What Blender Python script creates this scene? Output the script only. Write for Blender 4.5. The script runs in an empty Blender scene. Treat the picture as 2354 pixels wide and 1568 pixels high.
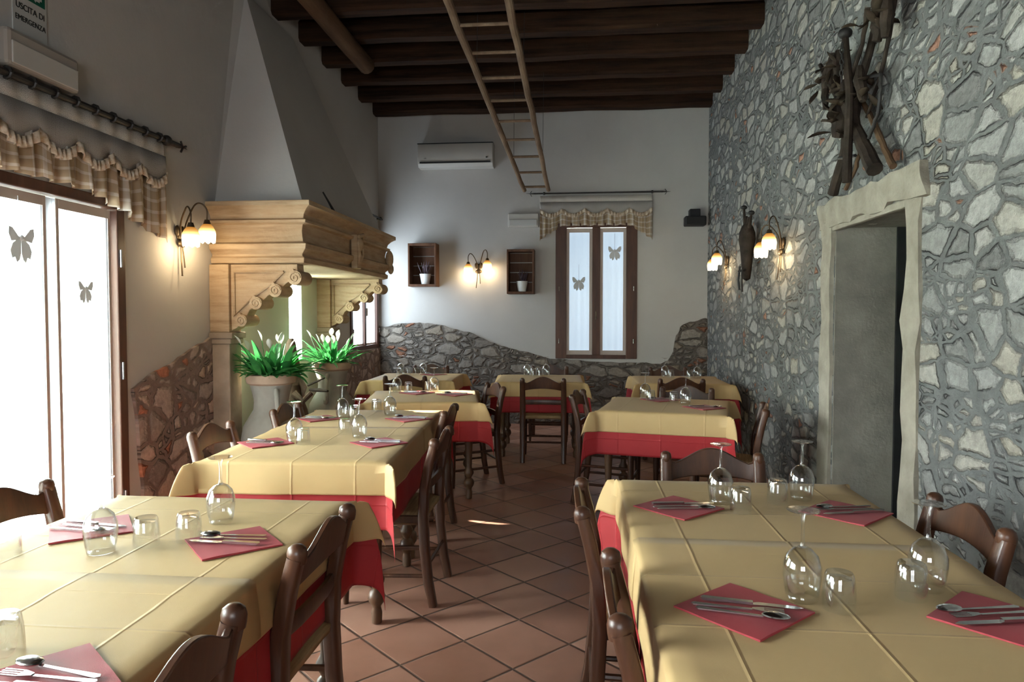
import bpy, bmesh, math, random
from mathutils import Vector, Matrix, noise
from math import sin, cos, pi, radians as R
random.seed(7)
SC = bpy.context.scene
COL = SC.collection

# ------------------------------------------------------------------ camera, sky, sun, exposure
cam_d = bpy.data.cameras.new('camera'); cam = bpy.data.objects.new('camera', cam_d); COL.objects.link(cam)
cam_d.sensor_width = 36.0; cam_d.lens = 36.0 * 1600 / 2354; cam_d.clip_start = 0.05
cam.location = (0, 0, 1.42); cam.rotation_euler = (R(90 - 2.08), 0, R(5.4))
SC.camera = cam
SC.view_settings.view_transform = 'Standard'; SC.view_settings.look = 'None'
SC.view_settings.gamma = 1; SC.view_settings.exposure = 1.0; SC.view_settings.use_curve_mapping = False
W = bpy.data.worlds.new('sky'); SC.world = W; W.use_nodes = True
bg = W.node_tree.nodes['Background']; bg.inputs[0].default_value = (0.86, 1.0, 0.88, 1); bg.inputs[1].default_value = 26.0
sun_d = bpy.data.lights.new('sun', 'SUN'); sun = bpy.data.objects.new('sun', sun_d); COL.objects.link(sun)
sun_d.energy = 26.0; sun_d.angle = R(0.6); sun_d.color = (1.0, 0.93, 0.80)
sun.location = (-9, 7, 6); sun.rotation_euler = Vector((1, -0.24, -0.52)).to_track_quat('-Z', 'Y').to_euler()
day_d = bpy.data.lights.new('daylight', 'SUN'); day = bpy.data.objects.new('daylight', day_d); COL.objects.link(day)
day_d.energy = 14.0; day_d.angle = R(30); day_d.color = (0.86, 0.94, 1.0)     # bright sky on the door side
day.location = (-9, 0, 5); day.rotation_euler = Vector((1, 0.20, -0.29)).to_track_quat('-Z', 'Y').to_euler()
SC.cycles.max_bounces = 8; SC.cycles.diffuse_bounces = 4; SC.cycles.glossy_bounces = 3
SC.cycles.transmission_bounces = 4; SC.cycles.transparent_max_bounces = 16
SC.cycles.caustics_reflective = False; SC.cycles.caustics_refractive = False
SC.cycles.sample_clamp_indirect = 4.0

DOOR_GLOW, LEFT_GLOW, BACK_GLOW, REAR_GLOW = 5.0, 6.0, 0.36, 7.0

# room: x left wall .. right wall, y rear .. back wall
XL, XR, YB, YR, ZC = -2.65, 1.65, 9.12, -2.6, 4.24

# ------------------------------------------------------------------ materials
class Nt:
    def __init__(s, name):
        s.m = bpy.data.materials.new(name); s.m.use_nodes = True
        s.t = s.m.node_tree; s.t.nodes.clear(); s.out = s.n('ShaderNodeOutputMaterial')
    def n(s, kind, **kw):
        o = s.t.nodes.new(kind)
        for k, v in kw.items():
            if k.startswith('i_'):
                key = k[2:]; key = int(key) if key.isdigit() else key.replace('_', ' ')
                if hasattr(v, 'links'): s.t.links.new(v, o.inputs[key])
                else: o.inputs[key].default_value = v
            else: setattr(o, k, v)
        return o
    def link(s, a, b): s.t.links.new(a, b)
    def ramp(s, fac, stops, interp='LINEAR'):
        r = s.n('ShaderNodeValToRGB'); s.link(fac, r.inputs[0]); e = r.color_ramp; e.interpolation = interp
        while len(e.elements) < len(stops): e.elements.new(0.5)
        for el, (p, c) in zip(e.elements, stops):
            el.position = p; el.color = tuple(c) + (1,) if len(c) == 3 else c
        return r.outputs[0]
    def math(s, op, a, b=None, c=None):
        m = s.n('ShaderNodeMath', operation=op)
        for i, v in enumerate((a, b, c)):
            if v is None: continue
            if hasattr(v, 'links'): s.link(v, m.inputs[i])
            else: m.inputs[i].default_value = v
        return m.outputs[0]
    def mix(s, fac, a, b, mode='MIX'):
        m = s.n('ShaderNodeMix', data_type='RGBA', blend_type=mode)
        for idx, v in ((0, fac), (6, a), (7, b)):
            if hasattr(v, 'links'): s.link(v, m.inputs[idx])
            else: m.inputs[idx].default_value = v if idx == 0 else tuple(v) + (1,)
        return m.outputs[2]
    def coord(s, which='Object', scale=(1, 1, 1), rot=(0, 0, 0), loc=(0, 0, 0)):
        c = s.n('ShaderNodeTexCoord'); m = s.n('ShaderNodeMapping')
        s.link(c.outputs[which], m.inputs[0]); m.inputs[1].default_value = loc; m.inputs[2].default_value = rot; m.inputs[3].default_value = scale
        return m.outputs[0]
    def noise(s, vec, scale, detail=4, rough=0.55, out=0):
        n = s.n('ShaderNodeTexNoise'); s.link(vec, n.inputs['Vector']); n.inputs['Scale'].default_value = scale
        n.inputs['Detail'].default_value = detail; n.inputs['Roughness'].default_value = rough
        return n.outputs[out]
    def bump(s, h, strength=0.5, dist=0.01):
        b = s.n('ShaderNodeBump'); s.link(h, b.inputs['Height']); b.inputs['Strength'].default_value = strength; b.inputs['Distance'].default_value = dist
        return b.outputs[0]
    def bsdf(s, col, rough=0.6, spec=0.3, nor=None, **kw):
        p = s.n('ShaderNodeBsdfPrincipled')
        for k, v in (('Base Color', col), ('Roughness', rough), ('Specular IOR Level', spec)):
            if hasattr(v, 'links'): s.link(v, p.inputs[k])
            else: p.inputs[k].default_value = tuple(v) + (1,) if k == 'Base Color' else v
        for k, v in kw.items(): p.inputs[k.replace('_', ' ')].default_value = v
        if nor is not None: s.link(nor, p.inputs['Normal'])
        s.link(p.outputs[0], s.out.inputs[0]); return p

def m_noisy(name, c1, c2, scale=6, rough=0.7, spec=0.25, bump=0.3, bd=0.004, bscale=None, stretch=(1, 1, 1), metal=0.0):
    t = Nt(name); v = t.coord('Object', stretch)
    n = t.noise(v, scale); c = t.ramp(n, [(0.3, c1), (0.7, c2)])
    b = t.bump(t.noise(v, bscale or scale * 4), bump, bd)
    t.bsdf(c, rough, spec, b, Metallic=metal); return t.m

def m_emit_cloth(name, col, strength, stretch=(3, 40, 0.4), sheer=0.0):
    # a thin curtain glowing with the daylight behind it
    t = Nt(name); v = t.coord('Object', stretch)
    n = t.noise(v, 1.0, 3); c = t.mix(n, tuple(0.86 * x for x in col), col)
    e = t.n('ShaderNodeEmission'); t.link(c, e.inputs[0]); e.inputs[1].default_value = strength
    d = t.n('ShaderNodeBsdfDiffuse'); d.inputs[0].default_value = (0.7, 0.7, 0.7, 1)
    a = t.n('ShaderNodeAddShader'); t.link(e.outputs[0], a.inputs[0]); t.link(d.outputs[0], a.inputs[1])
    tp = t.n('ShaderNodeBsdfTransparent'); mx = t.n('ShaderNodeMixShader'); mx.inputs[0].default_value = sheer
    t.link(a.outputs[0], mx.inputs[1]); t.link(tp.outputs[0], mx.inputs[2])
    t.link(mx.outputs[0], t.out.inputs[0]); return t.m

def m_stone(name, axes, light, dark, mortar, brick=0.06, scale=(4.6, 6.6), bdist=0.03, seed=0.0, mort=(0.05, 0.12), patch=0.0):
    t = Nt(name)
    c = t.n('ShaderNodeTexCoord'); sp = t.n('ShaderNodeSeparateXYZ'); t.link(c.outputs['Object'], sp.inputs[0])
    cb = t.n('ShaderNodeCombineXYZ'); t.link(sp.outputs[axes[0]], cb.inputs[0]); t.link(sp.outputs[axes[1]], cb.inputs[1]); cb.inputs[2].default_value = seed
    v = cb.outputs[0]
    dn = t.n('ShaderNodeTexNoise'); t.link(v, dn.inputs['Vector']); dn.inputs['Scale'].default_value = 2.2; dn.inputs['Detail'].default_value = 4
    vm = t.n('ShaderNodeVectorMath', operation='MULTIPLY_ADD'); t.link(dn.outputs['Color'], vm.inputs[0]); vm.inputs[1].default_value = (0.20, 0.14, 0); t.link(v, vm.inputs[2])
    d2 = t.n('ShaderNodeTexNoise'); t.link(v, d2.inputs['Vector']); d2.inputs['Scale'].default_value = 8.0; d2.inputs['Detail'].default_value = 3
    v3 = t.n('ShaderNodeVectorMath', operation='MULTIPLY_ADD'); t.link(d2.outputs['Color'], v3.inputs[0]); v3.inputs[1].default_value = (0.05, 0.042, 0); t.link(vm.outputs[0], v3.inputs[2])
    v2 = v3.outputs[0]
    def layer(sx, sy):
        mp = t.n('ShaderNodeMapping'); t.link(v2, mp.inputs[0]); mp.inputs[3].default_value = (sx, sy, 1)
        a = t.n('ShaderNodeTexVoronoi', voronoi_dimensions='2D'); t.link(mp.outputs[0], a.inputs['Vector']); a.inputs['Scale'].default_value = 1; a.inputs['Randomness'].default_value = 0.9
        e = t.n('ShaderNodeTexVoronoi', voronoi_dimensions='2D', feature='DISTANCE_TO_EDGE'); t.link(mp.outputs[0], e.inputs['Vector']); e.inputs['Scale'].default_value = 1; e.inputs['Randomness'].default_value = 0.9
        return a.outputs['Color'], e.outputs['Distance']
    c1, e1 = layer(*scale); c2, e2 = layer(scale[0] * 1.9, scale[1] * 1.8)
    big = t.n('ShaderNodeSeparateColor'); t.link(c1, big.inputs[0]); sml = t.n('ShaderNodeSeparateColor'); t.link(c2, sml.inputs[0])
    sel = t.math('GREATER_THAN', big.outputs[2], 0.45)
    rnd = t.math('ADD', t.math('MULTIPLY', big.outputs[0], sel), t.math('MULTIPLY', sml.outputs[0], t.math('SUBTRACT', 1.0, sel)))
    edge_s = t.math('MINIMUM', t.math('MULTIPLY', e2, 0.62), e1)
    edge = t.math('ADD', t.math('MULTIPLY', e1, sel), t.math('MULTIPLY', edge_s, t.math('SUBTRACT', 1.0, sel)))
    fine = t.noise(v, 26, 5, 0.65); mid = t.noise(v, 5.0, 4)
    edge = t.math('ADD', edge, t.math('MULTIPLY', t.math('SUBTRACT', fine, 0.5), 0.14))
    mid2 = t.math('ADD', edge, t.math('MULTIPLY', t.math('SUBTRACT', mid, 0.52), 0.17))
    stone = t.ramp(rnd, [(0.0, dark), (0.3, tuple(0.5 * (a + b) for a, b in zip(light, dark))), (0.6, light), (0.8, (light[0] * 1.0, light[1] * 0.93, light[2] * 0.82)), (1.0, tuple(0.7 * a + .3 * b for a, b in zip(light, dark)))])
    if brick:
        rb = t.math('GREATER_THAN', sml.outputs[1], 1.0 - brick)
        stone = t.mix(t.math('MULTIPLY', rb, t.math('SUBTRACT', 1.0, sel)), stone, (light[0] * 0.95, light[1] * 0.52, light[2] * 0.38))
    stone = t.mix(0.55, stone, t.ramp(fine, [(0.25, (0.45,) * 3), (0.75, (1.35,) * 3)]), 'MULTIPLY')
    mid2 = t.math('SUBTRACT', mid2, t.math('MULTIPLY', t.ramp(t.noise(v, 1.1, 3), [(0.42, (0, 0, 0)), (0.72, (1, 1, 1))]), patch))
    mfac = t.ramp(mid2, [(mort[0], (1, 1, 1)), (mort[1], (0, 0, 0))])
    mcol = t.mix(0.6, mortar, t.ramp(t.noise(v, 9, 4), [(0.3, (0.7,) * 3), (0.7, (1.25,) * 3)]), 'MULTIPLY')
    col = t.mix(mfac, stone, mcol)
    crev = t.ramp(t.math('ABSOLUTE', t.math('SUBTRACT', mid2, mort[1] * .8)), [(0.0, (1, 1, 1)), (0.035, (0, 0, 0))])
    cv = t.math('MULTIPLY', crev, t.ramp(t.noise(v, 4.3, 3), [(0.46, (0, 0, 0)), (0.60, (1, 1, 1))]))
    col = t.mix(t.math('MULTIPLY', cv, 0.8), col, tuple(0.16 * x for x in mortar))
    h = t.math('ADD', t.ramp(mid2, [(mort[0], (0.15,) * 3), (mort[1], (0.5,) * 3), (mort[1] + .08, (0.9,) * 3), (0.5, (1, 1, 1))]), t.math('MULTIPLY', fine, 0.35))
    h = t.math('ADD', t.math('SUBTRACT', h, t.math('MULTIPLY', cv, 0.5)), t.math('MULTIPLY', rnd, 0.25))
    t.bsdf(col, 0.88, 0.15, t.bump(h, 0.9, bdist)); return t.m

def m_cloth(name, col, transl=0.2, crease=0.0):
    t = Nt(name); v = t.coord('UV')
    wv = t.noise(v, 5, 3); fb = t.noise(v, 420, 1)
    h = t.math('ADD', t.math('MULTIPLY', wv, 0.6), t.math('MULTIPLY', fb, 0.03))
    if crease:
        sp = t.n('ShaderNodeSeparateXYZ'); t.link(v, sp.inputs[0])
        for k, o in ((0, 0.0), (1, 0.11)):
            d = t.math('ABSOLUTE', t.math('SUBTRACT', t.math('FRACT', t.math('ADD', t.math('DIVIDE', sp.outputs[k], 0.29), 0.5 + o)), 0.5))
            h = t.math('ADD', h, t.math('MULTIPLY', t.ramp(d, [(0.0, (1, 1, 1)), (0.022, (0, 0, 0))]), crease))
    nb = t.bump(h, 0.5, 0.012)
    c = t.mix(wv, tuple(0.9 * x for x in col), col)
    p = t.bsdf(c, 0.55, 0.3, nb, Sheen_Weight=0.06, Sheen_Roughness=0.35)
    tr = t.n('ShaderNodeBsdfTranslucent'); t.link(c, tr.inputs[0])
    mx = t.n('ShaderNodeMixShader'); mx.inputs[0].default_value = transl
    t.link(p.outputs[0], mx.inputs[1]); t.link(tr.outputs[0], mx.inputs[2]); t.link(mx.outputs[0], t.out.inputs[0]); return t.m

def m_glass(name, refl=0.9, tint=(0.97, 0.98, 0.98)):
    t = Nt(name)
    tr = t.n('ShaderNodeBsdfTransparent'); tr.inputs[0].default_value = tint + (1,)
    gl = t.n('ShaderNodeBsdfGlossy'); gl.inputs['Roughness'].default_value = 0.02; gl.inputs[0].default_value = (1, 1, 1, 1)
    lw = t.n('ShaderNodeLayerWeight'); lw.inputs[0].default_value = 0.5
    f = t.math('ADD', 0.07, t.math('MULTIPLY', t.math('POWER', lw.outputs['Facing'], 2.4), refl))
    mx = t.n('ShaderNodeMixShader'); t.link(f, mx.inputs[0]); t.link(tr.outputs[0], mx.inputs[1]); t.link(gl.outputs[0], mx.inputs[2])
    t.link(mx.outputs[0], t.out.inputs[0]); return t.m

def m_wood(name, c1, c2, rough=0.4, spec=0.4, stretch=(14, 14, 1.6), bump=0.15):
    t = Nt(name); v = t.coord('Object', stretch)
    n = t.noise(v, 1.0, 6, 0.65); c = t.ramp(n, [(0.3, c1), (0.72, c2)])
    t.bsdf(c, rough, spec, t.bump(t.noise(v, 2.2, 4), bump, 0.004)); return t.m

M = {}
def plaster(name, a, b):
    t = Nt(name); v = t.coord()
    c = t.ramp(t.noise(v, 1.3, 5), [(0.3, a), (0.7, b)])
    h = t.math('ADD', t.noise(v, 5, 4), t.math('MULTIPLY', t.noise(v, 60, 3), 0.12))
    t.bsdf(c, 0.9, 0.12, t.bump(h, 0.35, 0.012)); return t.m
M['plaster'] = plaster('white_plaster', (0.48, 0.465, 0.445), (0.54, 0.525, 0.50))
M['niche'] = plaster('pale_green_plaster', (0.66, 0.71, 0.60), (0.74, 0.78, 0.68))
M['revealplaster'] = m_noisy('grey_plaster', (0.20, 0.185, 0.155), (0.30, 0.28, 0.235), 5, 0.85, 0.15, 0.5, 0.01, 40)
M['rightstone'] = m_stone('rubble_stone', (1, 2), (0.43, 0.425, 0.40), (0.20, 0.20, 0.19), (0.175, 0.18, 0.172), 0.06, (4.6, 8.4), 0.03, 0.0, (0.025, 0.08), 0.10)
M['leftstone'] = m_stone('brown_stone', (1, 2), (0.56, 0.44, 0.38), (0.29, 0.23, 0.20), (0.26, 0.19, 0.16), 0.06, (5.0, 6.6), 0.03, 3.0)
M['backstone'] = m_stone('dark_stone', (0, 2), (0.31, 0.28, 0.245), (0.17, 0.15, 0.13), (0.155, 0.135, 0.115), 0.14, (4.2, 8.2), 0.05, 7.0, (0.03, 0.08))
M['doorstone'] = m_noisy('pale_limestone', (0.29, 0.26, 0.205), (0.42, 0.38, 0.31), 7, 0.85, 0.15, 0.6, 0.012, 30)
def mantel_mat():
    t = Nt('mantel_stone'); v = t.coord('Object', (1.0, 1.0, 9.0)); v1 = t.coord()
    a = t.noise(v, 2.6, 6, 0.7); b = t.noise(v1, 3.0, 5)
    c = t.ramp(a, [(0.25, (0.28, 0.18, 0.10)), (0.5, (0.46, 0.34, 0.215)), (0.75, (0.54, 0.43, 0.295))])
    c = t.mix(t.ramp(b, [(0.5, (0, 0, 0)), (0.75, (0.6,) * 3)]), c, (0.40, 0.27, 0.16))
    t.bsdf(c, 0.85, 0.15, t.bump(t.noise(v1, 30, 4), 0.4, 0.008)); return t.m
M['mantel'] = mantel_mat()
M['pier'] = m_noisy('grey_brown_stone', (0.26, 0.20, 0.145), (0.44, 0.36, 0.27), 4, 0.85, 0.15, 0.5, 0.008, 26)
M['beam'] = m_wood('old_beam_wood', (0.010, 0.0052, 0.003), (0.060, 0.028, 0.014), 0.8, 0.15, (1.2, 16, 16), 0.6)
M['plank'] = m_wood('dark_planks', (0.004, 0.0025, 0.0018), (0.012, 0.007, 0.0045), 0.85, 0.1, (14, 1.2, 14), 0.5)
M['log'] = m_wood('log_wood', (0.07, 0.040, 0.022), (0.16, 0.095, 0.052), 0.8, 0.15, (12, 1.4, 12), 0.7)
M['ladder'] = m_wood('ladder_wood', (0.13, 0.085, 0.055), (0.26, 0.18, 0.12), 0.75, 0.15, (10, 1.5, 10), 0.6)
M['chair'] = m_wood('chair_wood', (0.034, 0.014, 0.008), (0.105, 0.042, 0.020), 0.34, 0.45)
M['table'] = m_wood('table_wood', (0.060, 0.030, 0.016), (0.14, 0.072, 0.036), 0.38, 0.45)
M['rush'] = m_wood('woven_rush', (0.20, 0.13, 0.06), (0.42, 0.30, 0.16), 0.8, 0.15, (6, 90, 6), 0.8)
M['frame'] = m_wood('brown_frame', (0.055, 0.022, 0.012), (0.12, 0.048, 0.026), 0.45, 0.4)
M['crate'] = m_wood('crate_wood', (0.07, 0.03, 0.016), (0.15, 0.07, 0.036), 0.6, 0.25)
M['iron'] = m_noisy('black_iron', (0.012, 0.011, 0.010), (0.035, 0.032, 0.028), 12, 0.5, 0.5, 0.3)
M['bronze'] = m_noisy('bronze_metal', (0.06, 0.04, 0.022), (0.15, 0.105, 0.06), 14, 0.4, 0.5, 0.3, metal=0.6)
M['oldwood'] = m_noisy('weathered_dark_wood', (0.018, 0.013, 0.010), (0.06, 0.042, 0.030), 10, 0.8, 0.2, 0.7)
M['dryleaf'] = m_noisy('dry_leaf', (0.022, 0.015, 0.010), (0.065, 0.045, 0.028), 9, 0.8, 0.15, 0.5)
M['yellow'] = m_cloth('yellow_cloth', (0.74, 0.52, 0.25), 0.30, 0.24)
M['red'] = m_cloth('red_cloth', (0.48, 0.036, 0.042), 0.25, 0.25)
M['napkin'] = m_cloth('red_napkin', (0.40, 0.050, 0.060), 0.1, 0.0)
M['glass'] = m_glass('clear_glass')
M['pane'] = m_glass('window_glass', 0.5)
M['steel'] = m_noisy('steel', (0.55, 0.55, 0.55), (0.72, 0.72, 0.72), 20, 0.18, 0.5, 0.05, metal=1.0)
M['whitemetal'] = m_noisy('white_plastic', (0.47, 0.45, 0.415), (0.53, 0.51, 0.47), 3, 0.45, 0.4, 0.02)
M['beige'] = m_noisy('beige_plastic', (0.33, 0.30, 0.27), (0.37, 0.34, 0.30), 3, 0.5, 0.3, 0.02)
M['blackplastic'] = m_noisy('black_plastic', (0.010, 0.010, 0.012), (0.02, 0.02, 0.022), 6, 0.5, 0.4, 0.1)
M['green'] = m_noisy('sign_green', (0.005, 0.085, 0.05), (0.007, 0.10, 0.06), 3, 0.5, 0.3, 0.02)
M['signwhite'] = m_noisy('sign_white', (0.48, 0.48, 0.46), (0.52, 0.52, 0.50), 3, 0.5, 0.3, 0.02)
M['ink'] = m_noisy('sign_ink', (0.02, 0.02, 0.02), (0.03, 0.03, 0.03), 3, 0.6, 0.2, 0.02)
M['urn'] = m_noisy('grey_urn_stone', (0.27, 0.25, 0.215), (0.37, 0.345, 0.30), 6, 0.85, 0.15, 0.4, 0.006)
M['urnrim'] = m_noisy('terracotta_rim', (0.36, 0.25, 0.18), (0.48, 0.35, 0.26), 6, 0.85, 0.15, 0.3, 0.006)
M['soil'] = m_noisy('soil', (0.03, 0.02, 0.012), (0.07, 0.045, 0.03), 20, 0.95, 0.1, 0.8, 0.01)
def leafmat(name, a, b, tl=0.45):
    t = Nt(name); v = t.coord(); c = t.ramp(t.noise(v, 9, 3), [(0.3, a), (0.7, b)])
    p = t.bsdf(c, 0.32, 0.5)
    tr = t.n('ShaderNodeBsdfTranslucent'); t.link(c, tr.inputs[0]); mx = t.n('ShaderNodeMixShader'); mx.inputs[0].default_value = tl
    t.link(p.outputs[0], mx.inputs[1]); t.link(tr.outputs[0], mx.inputs[2]); t.link(mx.outputs[0], t.out.inputs[0]); return t.m
M['leaf'] = leafmat('green_leaf', (0.02, 0.16, 0.045), (0.08, 0.34, 0.09))
M['petal'] = leafmat('white_petal', (0.72, 0.74, 0.66), (0.85, 0.86, 0.80))
M['lavender'] = leafmat('lavender', (0.085, 0.055, 0.075), (0.20, 0.145, 0.17), 0.2)
M['whitepot'] = m_noisy('white_ceramic', (0.78, 0.79, 0.78), (0.84, 0.85, 0.84), 3, 0.35, 0.5, 0.02)
M['figure'] = m_noisy('brown_figure', (0.085, 0.055, 0.038), (0.19, 0.135, 0.095), 8, 0.8, 0.2, 0.5, 0.006)
M['figurepale'] = m_noisy('figure_beard', (0.30, 0.25, 0.20), (0.42, 0.36, 0.30), 12, 0.85, 0.15, 0.5, 0.006)
M['doorglow'] = m_emit_cloth('door_curtain', (0.80, 0.93, 1.0), DOOR_GLOW, sheer=0.66)
M['sideglow'] = m_emit_cloth('side_door_curtain', (0.80, 0.93, 1.0), DOOR_GLOW * 0.4, sheer=0.60)
M['leftglow'] = m_emit_cloth('far_window_curtain', (0.74, 0.88, 1.0), LEFT_GLOW)
M['backglow'] = m_emit_cloth('back_window_curtain', (0.60, 0.80, 1.0), BACK_GLOW)
M['rearglow'] = m_emit_cloth('rear_curtain', (0.92, 0.97, 1.0), REAR_GLOW)
M['hem'] = m_noisy('curtain_border', (0.55, 0.47, 0.42), (0.62, 0.54, 0.48), 4, 0.9, 0.1, 0.1)
M['stile'] = m_noisy('pale_grey_stile', (0.52, 0.55, 0.57), (0.60, 0.63, 0.65), 4, 0.6, 0.2, 0.05)
M['bow'] = m_cloth('grey_bow', (0.72, 0.73, 0.72), 0.12)
def check_mat():
    t = Nt('beige_check'); c = t.n('ShaderNodeTexCoord'); sp = t.n('ShaderNodeSeparateXYZ'); t.link(c.outputs['UV'], sp.inputs[0])
    a = t.math('GREATER_THAN', t.math('FRACT', t.math('DIVIDE', sp.outputs[0], 0.10)), 0.72)
    b = t.math('GREATER_THAN', t.math('FRACT', t.math('DIVIDE', sp.outputs[1], 0.12)), 0.72)
    f = t.math('MULTIPLY', t.math('ADD', a, b), 0.5)
    col = t.mix(f, (0.50, 0.38, 0.25), (0.82, 0.77, 0.70))
    p = t.bsdf(col, 0.85, 0.1)
    tr = t.n('ShaderNodeBsdfTranslucent'); t.link(col, tr.inputs[0]); mx = t.n('ShaderNodeMixShader'); mx.inputs[0].default_value = 0.3
    t.link(p.outputs[0], mx.inputs[1]); t.link(tr.outputs[0], mx.inputs[2]); t.link(mx.outputs[0], t.out.inputs[0]); return t.m
M['check'] = check_mat()
def dotted(name, base):
    t = Nt(name); v = t.coord('UV', (30, 30, 30))
    vo = t.n('ShaderNodeTexVoronoi', voronoi_dimensions='2D'); t.link(v, vo.inputs['Vector']); vo.inputs['Randomness'].default_value = 0.35
    col = t.mix(t.ramp(vo.outputs['Distance'], [(0.17, (1, 1, 1)), (0.27, (0, 0, 0))]), base, (0.12, 0.09, 0.08))
    t.bsdf(col, 0.85, 0.1); return t.m
M['dotwhite'] = dotted('dotted_white', (0.66, 0.62, 0.56)); M['dotgrey'] = dotted('dotted_grey', (0.45, 0.43, 0.40))
M['frill'] = m_noisy('floral_frill', (0.45, 0.32, 0.20), (0.78, 0.70, 0.58), 30, 0.85, 0.1, 0.4)
def floor_mat():
    t = Nt('terracotta_tiles'); v = t.coord('Object', (1, 1, 1), (0, 0, R(-46.5)), (0, 0, 0))
    # tiles 0.325 m on the diagonal
    mp = t.n('ShaderNodeMapping'); t.link(v, mp.inputs[0]); mp.inputs[1].default_value = FLOOR_OFF; mp.inputs[3].default_value = (1 / 0.325,) * 3
    sp = t.n('ShaderNodeSeparateXYZ'); t.link(mp.outputs[0], sp.inputs[0])
    d = []; cells = []
    for k in (0, 1):
        f = t.math('FRACT', sp.outputs[k]); d.append(t.math('MINIMUM', f, t.math('SUBTRACT', 1.0, f))); cells.append(t.math('FLOOR', sp.outputs[k]))
    e = t.math('MINIMUM', d[0], d[1])
    cb = t.n('ShaderNodeCombineXYZ'); t.link(cells[0], cb.inputs[0]); t.link(cells[1], cb.inputs[1])
    wn = t.n('ShaderNodeTexWhiteNoise'); t.link(cb.outputs[0], wn.inputs['Vector'])
    o = t.coord(); n = t.noise(o, 5, 5)
    base = t.ramp(t.math('ADD', t.math('MULTIPLY', wn.outputs['Value'], 0.45), t.math('MULTIPLY', n, 0.55)), [(0.2, (0.27, 0.125, 0.08)), (0.5, (0.39, 0.20, 0.14)), (0.8, (0.50, 0.28, 0.20))])
    g = t.ramp(e, [(0.012, (1, 1, 1)), (0.020, (0, 0, 0))])
    col = t.mix(g, base, (0.12, 0.075, 0.055))
    h = t.math('ADD', t.ramp(e, [(0.0, (0, 0, 0)), (0.03, (1, 1, 1))]), t.math('MULTIPLY', t.noise(o, 14, 3), 0.12))
    ro = t.ramp(n, [(0.3, (0.28,) * 3), (0.7, (0.5,) * 3)])
    t.bsdf(col, ro, 0.4, t.bump(h, 0.5, 0.006)); return t.m
FLOOR_OFF = (0, 0, 0)
_a = R(-46.5); _p = (-0.49, 2.96)   # a joint crossing seen in the aisle
_q = (_p[0] * cos(_a) - _p[1] * sin(_a), _p[0] * sin(_a) + _p[1] * cos(_a))
FLOOR_OFF = (-_q[0] / 0.325, -_q[1] / 0.325, 0)
M['floor'] = floor_mat()
def shade_mat(k):
    t = Nt('lamp_shade_glass'); c = t.n('ShaderNodeTexCoord'); sp = t.n('ShaderNodeSeparateXYZ'); t.link(c.outputs['Generated'], sp.inputs[0])
    col = t.ramp(sp.outputs[2], [(0.45, (1.0, 0.80, 0.52)), (0.66, (1.0, 0.62, 0.20)), (0.95, (0.75, 0.30, 0.05))])
    st = t.ramp(sp.outputs[2], [(0.3, (1, 1, 1)), (0.62, (0.42,) * 3), (0.8, (0.16,) * 3), (1.0, (0.10,) * 3)])
    e = t.n('ShaderNodeEmission'); t.link(col, e.inputs[0]); t.link(t.math('MULTIPLY', st, k), e.inputs[1])
    t.link(e.outputs[0], t.out.inputs[0]); return t.m
M['shade'] = shade_mat(3.4)

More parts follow.
